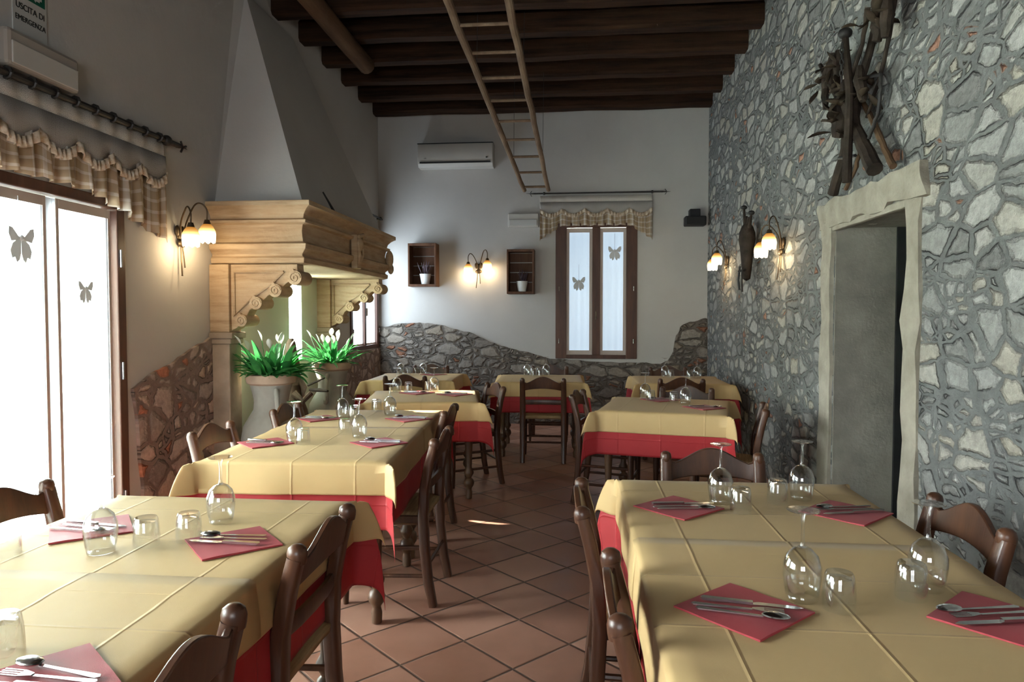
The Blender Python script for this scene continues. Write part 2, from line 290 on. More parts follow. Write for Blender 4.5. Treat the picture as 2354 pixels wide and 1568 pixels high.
# ------------------------------------------------------------------ mesh building
class MB:
    def __init__(s): s.b = bmesh.new(); s.uv = None
    def box(s, x0, x1, y0, y1, z0, z1, mt=None):
        r = bmesh.ops.create_cube(s.b, size=1.0, matrix=Matrix.Translation(((x0 + x1) / 2, (y0 + y1) / 2, (z0 + z1) / 2)) @ Matrix.Diagonal((abs(x1 - x0), abs(y1 - y0), abs(z1 - z0), 1)))
        if mt is not None: bmesh.ops.transform(s.b, matrix=mt, verts=r['verts'])
        return s
    def tube(s, pts, rad, seg=10, sq=None, up=(0, 0, 1), flat=1.0):
        # a swept tube; sq=(w,h) sweeps a rounded rectangle instead
        pts = [Vector(p) for p in pts]; n = len(pts)
        rad = list(rad) if hasattr(rad, '__len__') else [rad] * n
        rings = []; pa = None
        for i, p in enumerate(pts):
            t = (pts[min(i + 1, n - 1)] - pts[max(i - 1, 0)]).normalized()
            if pa is None:
                a = t.cross(Vector(up)); a = t.orthogonal() if a.length < 1e-4 else a
            else: a = pa - t * pa.dot(t)
            a.normalize(); pa = a; b = a.cross(t)
            ring = []
            if sq:
                w, h = sq[0] * rad[i], sq[1] * rad[i]; k = 0.72
                for u, v in ((1, k), (k, 1), (-k, 1), (-1, k), (-1, -k), (-k, -1), (k, -1), (1, -k)):
                    ring.append(s.b.verts.new(p + a * u * w / 2 + b * v * h / 2))
            else:
                for j in range(seg):
                    q = 2 * pi * j / seg; ring.append(s.b.verts.new(p + a * cos(q) * rad[i] + b * sin(q) * rad[i] * flat))
            rings.append(ring)
        m = len(rings[0])
        for r0, r1 in zip(rings, rings[1:]):
            for j in range(m): s.b.faces.new((r0[j], r0[(j + 1) % m], r1[(j + 1) % m], r1[j]))
        s.b.faces.new(rings[0][::-1]); s.b.faces.new(rings[-1]); return s
    def lathe(s, prof, seg=20, c=(0, 0, 0), sx=1.0, sy=1.0, mt=None, ripple=None, caps=True):
        rings = []; nv = []
        for i, (r, z) in enumerate(prof):
            ring = []
            for j in range(seg):
                q = 2 * pi * j / seg; dr, dz = (ripple(i, q) if ripple else (0, 0))
                ring.append(s.b.verts.new((c[0] + (r + dr) * cos(q) * sx, c[1] + (r + dr) * sin(q) * sy, c[2] + z + dz)))
            rings.append(ring); nv += ring
        for r0, r1 in zip(rings, rings[1:]):
            for j in range(seg): s.b.faces.new((r0[j], r0[(j + 1) % seg], r1[(j + 1) % seg], r1[j]))
        if caps:
            s.b.faces.new(rings[0][::-1]); s.b.faces.new(rings[-1])
        if mt is not None: bmesh.ops.transform(s.b, matrix=mt, verts=nv)
        return s
    def ball(s, c, r, sc=(1, 1, 1), u=12, v=8):
        bmesh.ops.create_uvsphere(s.b, u_segments=u, v_segments=v, radius=r, matrix=Matrix.Translation(c) @ Matrix.Diagonal((*sc, 1))); return s
    def prism(s, poly, h0, h1, f):
        # poly of (u,v) extruded from h0 to h1; f(u,v,h) -> point
        a = [s.b.verts.new(f(u, v, h0)) for u, v in poly]; b = [s.b.verts.new(f(u, v, h1)) for u, v in poly]
        n = len(poly)
        for i in range(n): s.b.faces.new((a[i], a[(i + 1) % n], b[(i + 1) % n], b[i]))
        s.b.faces.new(a[::-1]); s.b.faces.new(b); return s
    def grid(s, us, vs, f, uvf=None):
        if s.uv is None: s.uv = s.b.loops.layers.uv.new('UVMap')
        g = [[s.b.verts.new(f(u, v)) for v in vs] for u in us]
        for i in range(len(us) - 1):
            for j in range(len(vs) - 1):
                fc = s.b.faces.new((g[i][j], g[i + 1][j], g[i + 1][j + 1], g[i][j + 1]))
                for l, (a, b) in zip(fc.loops, ((i, j), (i + 1, j), (i + 1, j + 1), (i, j + 1))):
                    l[s.uv].uv = uvf(us[a], vs[b]) if uvf else (us[a], vs[b])
        return s
    def mesh(s, name, mat, smooth=35, fix=True):
        if fix: bmesh.ops.recalc_face_normals(s.b, faces=s.b.faces)
        me = bpy.data.meshes.new(name); s.b.to_mesh(me); s.b.free()
        me.materials.append(M[mat] if isinstance(mat, str) else mat)
        if smooth:
            me.polygons.foreach_set('use_smooth', [True] * len(me.polygons)); me.set_sharp_from_angle(angle=R(smooth))
        return me
    def obj(s, name, mat, parent=None, smooth=35, bevel=0, solid=0, fix=True, bseg=2):
        o = bpy.data.objects.new(name, s.mesh(name, mat, smooth, fix)); COL.objects.link(o)
        if parent: o.parent = parent
        if solid:
            md = o.modifiers.new('thick', 'SOLIDIFY'); md.thickness = solid; md.offset = 0
        if bevel:
            md = o.modifiers.new('bevel', 'BEVEL'); md.width = bevel; md.segments = bseg; md.limit_method = 'ANGLE'; md.angle_limit = R(40)
        return o
def BX(*a): return MB().box(*a)

def thing(name, label, cat, loc=(0, 0, 0), rz=0.0, group=None):
    o = bpy.data.objects.new(name, None); COL.objects.link(o); o.empty_display_size = 0.1
    o.location = loc; o.rotation_euler = (0, 0, rz); return tag(o, label, cat, group)
def tag(o, label, cat, group=None):
    o['label'] = label; o['category'] = cat
    if group: o['group'] = group
    return o
def struct(o, label=None, cat=None):
    o['kind'] = 'structure'
    if label: o['label'] = label
    if cat: o['category'] = cat
    return o
def kids(o): return [c for c in bpy.data.objects if c.parent == o]
def dup(src, loc, rz, label, group):
    def rec(o, par):
        c = o.copy(); COL.objects.link(c)
        if par is not None: c.parent = par
        for k in TREE.get(o.name) or TREE.setdefault(o.name, kids(o)): rec(k, c)
        return c
    r = rec(src, None); r.location = loc; r.rotation_euler = (0, 0, rz); r['label'] = label; r['group'] = group
    return r
TREE = {}

# ------------------------------------------------------------------ room shell
def wall_with_holes(name, mat, axis, pos, thick, a0, a1, z0, z1, holes, step=None):
    # wall in the plane axis=pos, running a0..a1, holes (b0,b1,zb,zt); thick to the outside
    cu = sorted({a0, a1} | {h[0] for h in holes} | {h[1] for h in holes}); cz = sorted({z0, z1} | {h[2] for h in holes} | {h[3] for h in holes})
    m = MB()
    inside = lambda a, z: any(h[0] < a < h[1] and h[2] < z < h[3] for h in holes)
    p0, p1 = (pos, pos + thick) if thick > 0 else (pos + thick, pos)
    b = m.b; vc = {}
    def V(a, z, p):
        k = (a, z, p)
        if k not in vc: vc[k] = b.verts.new((p, a, z) if axis == 'x' else (a, p, z))
        return vc[k]
    nu, nz = len(cu) - 1, len(cz) - 1
    solid = lambda i, j: 0 <= i < nu and 0 <= j < nz and not inside((cu[i] + cu[i + 1]) / 2, (cz[j] + cz[j + 1]) / 2)
    for i in range(nu):
        for j in range(nz):
            if not solid(i, j): continue
            A, B, Z0, Z1 = cu[i], cu[i + 1], cz[j], cz[j + 1]
            for p in (p0, p1): b.faces.new((V(A, Z0, p), V(B, Z0, p), V(B, Z1, p), V(A, Z1, p)))
            for (di, dj, q) in ((-1, 0, ((A, Z0), (A, Z1))), (1, 0, ((B, Z0), (B, Z1))), (0, -1, ((A, Z0), (B, Z0))), (0, 1, ((A, Z1), (B, Z1)))):
                if not solid(i + di, j + dj):
                    b.faces.new((V(*q[0], p0), V(*q[1], p0), V(*q[1], p1), V(*q[0], p1)))
    return struct(m.obj(name, mat, smooth=0))

DY0, DY1, DZ = 2.27, 3.86, 2.09            # french door in the left wall
EY0, EY1 = -0.25, 1.95                      # second french door, beside the camera
WY0, WY1, WZ0, WZ1 = 7.92, 9.06, 1.0, 2.45  # far window in the left wall
SL1, SL2, SZ0, SZ1 = (4.99, 5.22), (6.17, 6.46), 0.99, 1.74   # slit windows behind the mantel
BW = (-0.29, 0.76, 0.86, 2.62)             # back window
PD0, PD1, PDZ = 3.69, 4.69, 2.0            # stone doorway in the right wall
struct(BX(XL - .4, XR + 1.2, YR - .3, YB + .3, -0.1, 0).obj('floor', 'floor', smooth=0))
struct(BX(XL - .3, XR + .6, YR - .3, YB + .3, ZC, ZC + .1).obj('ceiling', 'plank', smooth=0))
struct(BX(-10.3, -10, 1.9, 6.1, 0, 6.6).obj('sun_block_wall', 'plaster', smooth=0))  # added outdoors, out of view, to keep direct sun off the french doors
wl = wall_with_holes('wall_left', 'plaster', 'x', XL, -0.09, YR - .3, YB + .3, 0, ZC, [(DY0, DY1, 0, DZ), (EY0, EY1, 0, DZ), (SL1[0], SL1[1], SZ0, SZ1), (SL2[0], SL2[1], SZ0, SZ1), (WY0, WY1, WZ0, WZ1)])
wb = wall_with_holes('wall_back', 'plaster', 'y', YB, 0.3, XL, XR + .6, 0, ZC, [BW])
wr = wall_with_holes('wall_right', 'rightstone', 'x', XR, 0.55, YR - .3, YB, 0, ZC, [(PD0, PD1, 0, PDZ)])
wall_with_holes('wall_rear', 'plaster', 'y', YR, -0.3, XL, XR + .6, 0, ZC, [(-1.6, 0.6, 0.8, 2.3)])

# exposed stone at the foot of the plaster walls, children of their walls
def wobble(poly, n=5, amp=0.012):
    out = []
    for (a, b) in zip(poly, poly[1:]):
        for k in range(n):
            t = k / n; x, y = a[0] + (b[0] - a[0]) * t, a[1] + (b[1] - a[1]) * t
            out.append((x + amp * noise.noise((x * 9, y * 9, 1)), y + amp * 1.6 * noise.noise((x * 9, y * 9, 5))))
    out.append(poly[-1]); return out
pl = wobble([(3.99, 0.0), (3.97, 0.4), (3.93, 0.80), (3.90, 0.985), (3.96, 1.02), (4.14, 1.07), (4.35, 1.12), (4.55, 1.20), (4.70, 1.235), (4.82, 1.29)]) + [(4.82, 0)]
MB().prism(pl, XL - .02, XL + .022, lambda u, v, h: (h, u, v)).obj('exposed_stone', 'leftstone', wl, smooth=0)
pl2 = wobble([(7.06, 0), (7.06, 0.98), (7.5, 0.99), (7.9, 0.98), (9.0, 0.99), (YB, 1.0)], 4, 0.01) + [(YB, 0)]
MB().prism(pl2, XL - .02, XL + .025, lambda u, v, h: (h, u, v)).obj('exposed_stone', 'leftstone', wl, smooth=0)
pb = [(XL, 0)] + wobble([(XL, 1.27), (-2.3, 1.31), (-2.1, 1.33), (-1.80, 1.305), (-1.6, 1.24), (-1.34, 1.17), (-1.2, 1.10), (-1.05, 1.03), (-0.86, 0.98), (-0.6, 0.92), (-0.3, 0.85), (0.2, 0.82), (0.78, 0.82), (1.06, 0.80), (1.16, 0.86), (1.22, 0.95), (1.26, 1.15), (1.31, 1.27), (1.42, 1.34), (1.55, 1.37), (XR, 1.375)], 5, 0.018) + [(XR, 0)]
MB().prism(pb, YB - .04, YB + .02, lambda u, v, h: (u, h, v)).obj('exposed_stone', 'backstone', wb, smooth=0)

# beams, log and planks
yb = 8.97
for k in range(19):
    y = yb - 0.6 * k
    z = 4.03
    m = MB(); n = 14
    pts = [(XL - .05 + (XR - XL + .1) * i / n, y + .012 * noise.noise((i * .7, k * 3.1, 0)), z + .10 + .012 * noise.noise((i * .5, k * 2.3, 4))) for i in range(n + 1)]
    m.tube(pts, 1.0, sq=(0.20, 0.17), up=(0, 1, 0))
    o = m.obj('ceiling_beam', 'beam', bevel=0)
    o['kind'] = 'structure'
lg = [(-2.14 + .03 * noise.noise((i * .8, 2, 0)), -1.0 + 7.95 * i / 16, 3.945 + .015 * noise.noise((i * .7, 5, 0))) for i in range(17)]
tag(MB().tube(lg, [0.085 + .008 * noise.noise((i, 9, 0)) for i in range(17)], 14).obj('log', 'log'), 'round brown log fixed under the ceiling beams near the left wall', 'log')

# ------------------------------------------------------------------ windows and doors
def glow_sheet(parent, name, mat, axis, pos, a0, a1, z0, z1, outward, folds=9, amp=0.006):
    m = MB(); n = 40
    us = [a0 + (a1 - a0) * i / n for i in range(n + 1)]; vs = [z0, (z0 + z1) / 2, z1]
    def f(u, v):
        d = pos + outward * amp * (1 + sin((u - a0) / (a1 - a0) * folds * 2 * pi))
        return (d, u, v) if axis == 'x' else (u, d, v)
    m.grid(us, vs, f); o = m.obj(name, mat, parent, smooth=60, solid=0.002); return o
def border(parent, name, mat, axis, pos, a0, a1, z0, z1, w, t, w2=None):
    m = MB(); w2 = w2 or w
    for (b0, b1, c0, c1) in ((a0, a0 + w, z0, z1), (a1 - w, a1, z0, z1), (a0 + w, a1 - w, z0, z0 + w2), (a0 + w, a1 - w, z1 - w2, z1)):
        if axis == 'x': m.box(pos - t / 2, pos + t / 2, b0, b1, c0, c1)
        else: m.box(b0, b1, pos - t / 2, pos + t / 2, c0, c1)
    return m.obj(name, mat, parent, smooth=0, bevel=0.003)

def bow(name, label, loc, rz, size):
    t = thing(name, label, 'bow', loc, rz, 'ribbon bows on the window curtains')
    m = MB()
    for sg in (-1, 1):
        loop = [(0, -.02), (sg * .15, .06), (sg * .42, .36), (sg * .60, .40), (sg * .62, .12), (sg * .50, -.16), (sg * .2, -.10)]
        m.prism([(u * size, v * size) for u, v in loop], -.012 * size, .05 * size, lambda u, v, h: (u, h, v))
    m.obj('loops', 'bow', t, smooth=0, bevel=0.002)
    m = MB()
    for sg in (-1, 1):
        tail = [(0, .0), (sg * .16, -.04), (sg * .40, -.22), (sg * .52, -.50), (sg * .44, -.80), (sg * .30, -.74), (sg * .22, -.95), (sg * .08, -.84), (sg * .01, -.60)]
        m.prism([(u * size, v * size) for u, v in tail], -.01 * size, .02 * size, lambda u, v, h: (u, h, v))
    m.obj('tails', 'bow', t, smooth=0, bevel=0.002)
    MB().ball((0, .03 * size, 0), .11 * size, (1, .8, 1.1)).obj('knot', 'bow', t)
    MB().tube([(0, 0, .05 * size), (0.0, -.01, 1.6 * size)], .0018, 6).obj('cord', 'bow', t)
    return t

# french doors, left wall
def french_door(name, y0, y1, leaves, glow, label):
    fr = 0.07; m = MB(); x0, x1 = XL - .09, XL + .012
    m.box(x0, x1, y0, y0 + fr, 0, DZ); m.box(x0, x1, y1 - fr, y1, 0, DZ); m.box(x0, x1, y0 + fr, y1 - fr, DZ - .06, DZ)
    d = m.obj(name, 'frame', smooth=0, bevel=0.006); struct(d, label, 'door')
    w = (y1 - y0 - 2 * fr) / leaves
    for k in range(leaves):
        a = y0 + fr + k * w
        lf = border(d, 'door_leaf', 'stile', 'x', XL - .066, a, a + w, 0.02, DZ - .065, 0.055, 0.04, 0.09)
        BX(XL - .07, XL - .064, a + .05, a + w - .05, .1, DZ - .15).obj('glass_pane', 'pane', lf, smooth=0)
        c = glow_sheet(d, 'curtain', glow, 'x', XL - .034, a + .05, a + w - .045, 0.06, DZ - .10, 1, 7)
        border(d, 'curtain_border', 'hem', 'x', XL - .010, a + .035, a + w - .03, 0.05, DZ - .07, 0.022, 0.004, 0.05)
    for z in (0.35, 1.1, 1.75):
        MB().tube([(x1 + .006, y1 - .05, z - .05), (x1 + .006, y1 - .05, z + .05)], .008, 8).obj('hinge', 'steel', d)
    return d
french_door('door_1', DY0, DY1, 3, 'doorglow', 'bright glazed door with white curtains in the left wall')
french_door('door_2', EY0, EY1, 4, 'sideglow', None)
bow('ribbon_bow', 'grey ribbon bow on the left glowing door curtain', (XL + .012, 3.09, 1.79), -pi / 2, 0.125)
bow('ribbon_bow', 'pale ribbon bow on the right glowing door curtain near the frame', (XL + .012, 3.52, 1.57), -pi / 2, 0.09)

# far window in the left wall
def casement(name, axis, pos, out, a0, a1, z0, z1, glow, label, fw=0.10, mull=0.08, hem=0.05):
    # frame with two leaves, each with a curtain; pos is the room face, out the direction of the room
    m = MB(); d0, d1 = pos - out * .10, pos + out * .015
    def bx(b0, b1, c0, c1, e0=d0, e1=d1):
        lo, hi = min(e0, e1), max(e0, e1)
        if axis == 'x': m.box(lo, hi, b0, b1, c0, c1)
        else: m.box(b0, b1, lo, hi, c0, c1)
    bx(a0, a0 + fw, z0, z1); bx(a1 - fw, a1, z0, z1); bx(a0 + fw, a1 - fw, z0, z0 + .05); bx(a0 + fw, a1 - fw, z1 - .06, z1)
    w = m.obj(name, 'frame', smooth=0, bevel=0.005); struct(w, label, 'window')
    mid = (a0 + a1) / 2; m = MB(); bx(mid - mull / 2, mid + mull / 2, z0 + .05, z1 - .06, pos - out * .08, pos + out * .012)
    m.obj('mullion', 'frame', w, smooth=0, bevel=0.005)
    for (b0, b1) in ((a0 + fw, mid - mull / 2), (mid + mull / 2, a1 - fw)):
        p = pos - out * .06; m = MB(); bx(b0, b1, z0 + .05, z1 - .06, p, p + .004); m.obj('glass_pane', 'pane', w, smooth=0)
        glow_sheet(w, 'curtain', glow, axis, pos - out * .03, b0 + .004, b1 - .004, z0 + .055, z1 - .07, out, 4, 0.003)
        border(w, 'curtain_border', 'hem', axis, pos - out * .018, b0 - .012, b1 + .012, z0 + .05, z1 - .062, hem, 0.004, hem * 1.15)
    q = pos + out * .03
    P = (lambda a, z: (q, a, z)) if axis == 'x' else (lambda a, z: (a, q, z))
    zc = z0 + .32 * (z1 - z0)
    MB().tube([P(mid, zc + .05), P(mid, zc - .05)], .009, 8).obj('window_handle', 'bronze', w)
    m = MB()
    for a in (a0 + .045, a1 - .045):
        for z in (z0 + .2, (z0 + z1) / 2): m.tube([P(a, z), P(a, z + .06)], .006, 8)
    m.obj('hinges', 'steel', w)
    return w
casement('window_1', 'x', XL, 1, WY0, WY1, WZ0, WZ1, 'leftglow', 'dark framed window in the left wall beyond the stone mantel', 0.08, 0.07, 0.02)
casement('window_2', 'y', YB, -1, *BW, 'backglow', 'tall brown window with two white curtains in the back wall', 0.14, 0.10, 0.05)
casement('window_3', 'y', YR, 1, -1.6, 0.6, 0.8, 2.3, 'rearglow', None)
bow('ribbon_bow', 'grey ribbon bow on the left curtain of the back window', (0.01, YB - .035, 1.87), pi, 0.135)
bow('ribbon_bow', 'grey ribbon bow on the right curtain of the back window', (0.47, YB - .035, 2.26), pi, 0.135)
for i, s in enumerate((SL1, SL2)):
    struct(BX(XL - .025, XL - .019, s[0], s[1], SZ0, SZ1).obj('window_%d' % (4 + i), 'pane', smooth=0), 'narrow slit window behind the %s urn' % ('near', 'far')[i], 'window')

# pelmets: heading band, scalloped panel, frill, gathered skirt; local x along the wall, y out of it, z up from the rod
def pelmet(label, loc, rz, L, H, ends, scallops):
    t = thing('window_valance', label, 'valance', loc, rz)
    N = int(L * 110); us = [L * i / N - L / 2 for i in range(N + 1)]
    sc = lambda u: abs(sin((u + L / 2) / L * scallops * pi))
    hd = 0.085 * H; z1 = lambda u: -0.04 * H - hd - .085 * H - 0.07 * H * sc(u)
    m = MB(); m.grid(us, [0, 1], lambda u, v: (u, .035 + .004 * sin(u * 45), -.015 - (hd + .02) * (1 - v)), lambda u, v: (u, v * .1))
    m.obj('heading', 'dotwhite', t, smooth=60, solid=.003)
    m = MB(); m.grid(us, [0, .5, 1], lambda u, v: (u, .042 + .006 * sin(u * 31) * (1 - v), -.015 - hd + (z1(u) + .015 + hd) * (1 - v)), lambda u, v: (u, v * .2 + .37))
    m.obj('scalloped_panel', 'dotgrey', t, smooth=60, solid=.003)
    m = MB(); m.grid(us, [0, .5, 1], lambda u, v: (u, .055 + .016 * sin(u * 150 + 2 * sin(u * 23)) * (1 - .6 * v), z1(u) + .018 - .055 * H * (1 - v)), None)
    m.obj('frill', 'frill', t, smooth=60, solid=.002)
    def hem(u):
        e = (abs(u) - (L / 2 - ends)) / ends
        if e <= 0: return -.42 * H - .012 * abs(sin(u * 20))
        e = min(1, e); st = math.floor(e * 4) / 4 * .5 + e * .5
        return -.42 * H - .20 * H * st - .012 * abs(sin(u * 20))
    m = MB(); m.grid(us, [0, .33, .66, 1], lambda u, v: (u, .035 + (.022 * sin(u * 52 + 1.5 * sin(u * 9)) + .008 * sin(u * 117)) * (1.15 - .75 * v), (hem(u) + (z1(u) + .03 - hem(u)) * v)), lambda u, v: (u * 1.3, hem(u) * (1 - v)))
    m.obj('gathered_skirt', 'check', t, smooth=60, solid=.002)
    return t
def rod(label, loc, rz, L, r=0.011, rings=12):
    t = thing('curtain_rod', label, 'curtain rod', loc, rz)
    MB().tube([(-L / 2, .05, 0), (L / 2, .05, 0)], r, 10).obj('bar', 'iron', t)
    for sg in (-1, 1):
        m = MB(); x = sg * L / 2
        m.tube([(x, .05, 0), (x + sg * .03, .05, 0), (x + sg * .09, .05, 0)], [r * .8, r * .5, r * .15], 8)
        m.tube([(x + sg * .02, .05, -.035), (x + sg * .045, .05, 0), (x + sg * .02, .05, .035)], r * .45, 6)
        m.tube([(x + sg * .02, .015, 0), (x + sg * .045, .05, 0), (x + sg * .02, .085, 0)], r * .45, 6)
        m.obj('finial', 'iron', t)
        m = MB(); xb = sg * (L / 2 - .14); m.tube([(xb, 0, 0), (xb, .05, 0)], r * .8, 8).ball((xb, .05, 0), r * 2.0); m.obj('bracket', 'iron', t)
    for k in range(rings):
        x = (-.5 + (k + .5) / rings) * (L - .3)
        bm = MB()
        bm.tube([(x, .05 + 1.5 * r * cos(a * pi / 4), 1.5 * r * sin(a * pi / 4)) for a in range(9)], r * .45, 6)
        bm.obj('ring', 'iron', t)
    return t
rod('black iron curtain rod over the bright glazed door', (XL, 3.06, 2.53), -pi / 2, 2.62, .017, 16)
pelmet('long frilled check pelmet hanging over the bright glazed door', (XL, 3.05, 2.53), -pi / 2, 2.36, 1.02, 0.75, 9)
rod('thin black curtain rod above the back window', (0.25, YB, 3.0), pi, 1.66, .010, 0)
pelmet('short frilled check pelmet over the back window', (0.225, YB, 2.985), pi, 1.44, 0.94, 0.30, 5)
rod('black curtain rod above the far left window, behind the hood', (XL, 8.33, 2.70), -pi / 2, 1.7, .012, 0)

# ------------------------------------------------------------------ fireplace: piers, brackets, moulded mantel, plaster hood
FY0, FY1, FX = 4.86, 7.00, -1.98       # mantel body
fp = thing('fireplace', 'carved beige stone fireplace mantel with tapering plaster hood on left wall', 'fireplace', (0, 0, 0))
prof = [(.0, 1.79), (.030, 1.80), (.034, 1.835), (.012, 1.85), (.012, 1.865), (.050, 1.90), (.056, 1.935), (.022, 1.95), (.014, 1.99), (.010, 2.03), (.020, 2.075), (.052, 2.085), (.054, 2.105), (.026, 2.115), (.034, 2.145), (.060, 2.175), (.088, 2.195), (.10, 2.20), (.10, 2.235), (.0, 2.238)]
m = MB(); rings = []
for o_, z in prof:
    rings.append([m.b.verts.new(p) for p in ((XL + .002, FY0 - o_, z), (FX + o_, FY0 - o_, z), (FX + o_, FY1 + o_, z), (XL + .002, FY1 + o_, z))])
for a, b in zip(rings, rings[1:]):
    for i in range(3): m.b.faces.new((a[i], a[i + 1], b[i + 1], b[i]))
    m.b.faces.new((a[3], a[0], b[0], b[3]))
m.b.faces.new(rings[0]); m.b.faces.new(rings[-1][::-1])
m.obj('mantel', 'mantel', fp, smooth=20, bevel=0.003)
# carved keystone on the front
m = MB(); ky = 5.93
m.box(FX + .03, FX + .085, ky - .055, ky + .055, 1.83, 2.12); m.ball((FX + .085, ky, 2.04), .05, (.7, 1, 1.3)); m.ball((FX + .08, ky, 1.92), .04, (.7, 1, 1.6))
m.tube([(FX + .10, ky - .06, 2.10), (FX + .12, ky, 2.12), (FX + .10, ky + .06, 2.10)], .018, 8)
for sg in (-1, 1): m.tube([(FX + .09, ky + sg * .05, 2.06), (FX + .10, ky + sg * .045, 1.95), (FX + .08, ky + sg * .02, 1.85)], [.014, .016, .01], 8)
m.obj('keystone', 'mantel', fp, bevel=0.006)
m = MB()
m.ball((FX + .05, FY1 + .03, 2.0), .06, (.7, .8, 1.5)).ball((FX + .06, FY1 + .04, 1.9), .045, (.7, .8, 1.2)); m.obj('corner_carving', 'mantel', fp)
def bracket(y0, y1, my):
    # upright strip, spandrel plate and four rolled scrolls
    p = MB().box(XL + .002, -2.50, y0, y1, 1.30, 1.79).obj('pilaster', 'mantel', fp, smooth=0, bevel=0.006)
    curve = [(-2.0, 1.76), (-1.99, 1.70), (-2.08, 1.655), (-2.14, 1.60), (-2.22, 1.565), (-2.29, 1.50), (-2.36, 1.46), (-2.40, 1.38), (-2.46, 1.33), (-2.50, 1.31), (-2.50, 1.79), (-2.0, 1.79)]
    b = MB().prism(curve, y0 + .03, y1 - .03, lambda u, v, h: (u, h, v)).obj('spandrel', 'mantel', fp, smooth=0, bevel=0.005)
    inner = [(-2.10, 1.735), (-2.20, 1.64), (-2.33, 1.555), (-2.47, 1.42), (-2.47, 1.735)]
    for yy in (y0 + .024, y1 - .024):
        m = MB(); pts = [(u, yy, v) for u, v in inner]; m.tube(pts + [pts[0]], .010, 6); m.obj('moulding', 'mantel', fp)
    for (x, z, r) in ((-2.005, 1.69, .052), (-2.15, 1.60, .048), (-2.295, 1.51, .046), (-2.405, 1.385, .044)):
        m = MB(); m.tube([(x, y0 - .012, z), (x, y1 + .012, z)], r, 16)
        for yy, dd in ((y0 - .012, -1), (y1 + .012, 1)):
            m.tube([(x + r * (1 - k / 16) * .85 * cos(k * .75), yy + dd * .002, z + r * (1 - k / 16) * .85 * sin(k * .75)) for k in range(15)], .006, 5)
        m.tube([(x - .02, y0 + .0, z + r), (x - .02, y1 - .0, z + r)], .012, 8)
        m.obj('scroll', 'mantel', fp)
    m = MB(); m.box(XL + .002, -2.47, y0 - .02, y1 + .02, 1.255, 1.30).box(XL + .002, -2.485, y0 - .008, y1 + .008, 1.215, 1.255).box(XL + .002, -2.50, y0, y1, 0, 1.215)
    m.box(XL + .002, -2.47, y0 - .025, y1 + .025, 0, 0.14)
    m.obj('pier', 'pier', fp, smooth=0, bevel=0.008)
bracket(4.80, 4.98, 1); bracket(6.86, 7.04, -1)
bp = wall_with_holes('back_panel', 'niche', 'x', XL + .012, -.011, 4.98, 6.86, 0, 1.79, [(SL1[0], SL1[1], SZ0, SZ1), (SL2[0], SL2[1], SZ0, SZ1)]); del bp['kind']; bp.parent = fp
# hood
m = MB(); B = [m.b.verts.new(p) for p in ((XL, 4.90, 2.236), (-1.99, 4.92, 2.236), (-1.99, 6.98, 2.236), (XL, 7.0, 2.236))]
T = [m.b.verts.new(p) for p in ((XL, 5.26, 3.97), (XL + .03, 5.36, 3.97), (XL + .03, 6.28, 3.97), (XL, 6.36, 3.97))]
for i in range(4): m.b.faces.new((B[i], B[(i + 1) % 4], T[(i + 1) % 4], T[i]))
m.b.faces.new(B[::-1]); m.b.faces.new(T)
m.obj('hood', 'plaster', fp, smooth=0)
tag(MB().tube([(-1.935, 5.42, 2.246), (-1.96, 5.36, 2.32), (-1.985, 5.31, 2.385)], [.011, .008, .006], 8).obj('iron_spike', 'iron'), 'small black iron spike leaning on the plaster hood above the mantel', 'spike')

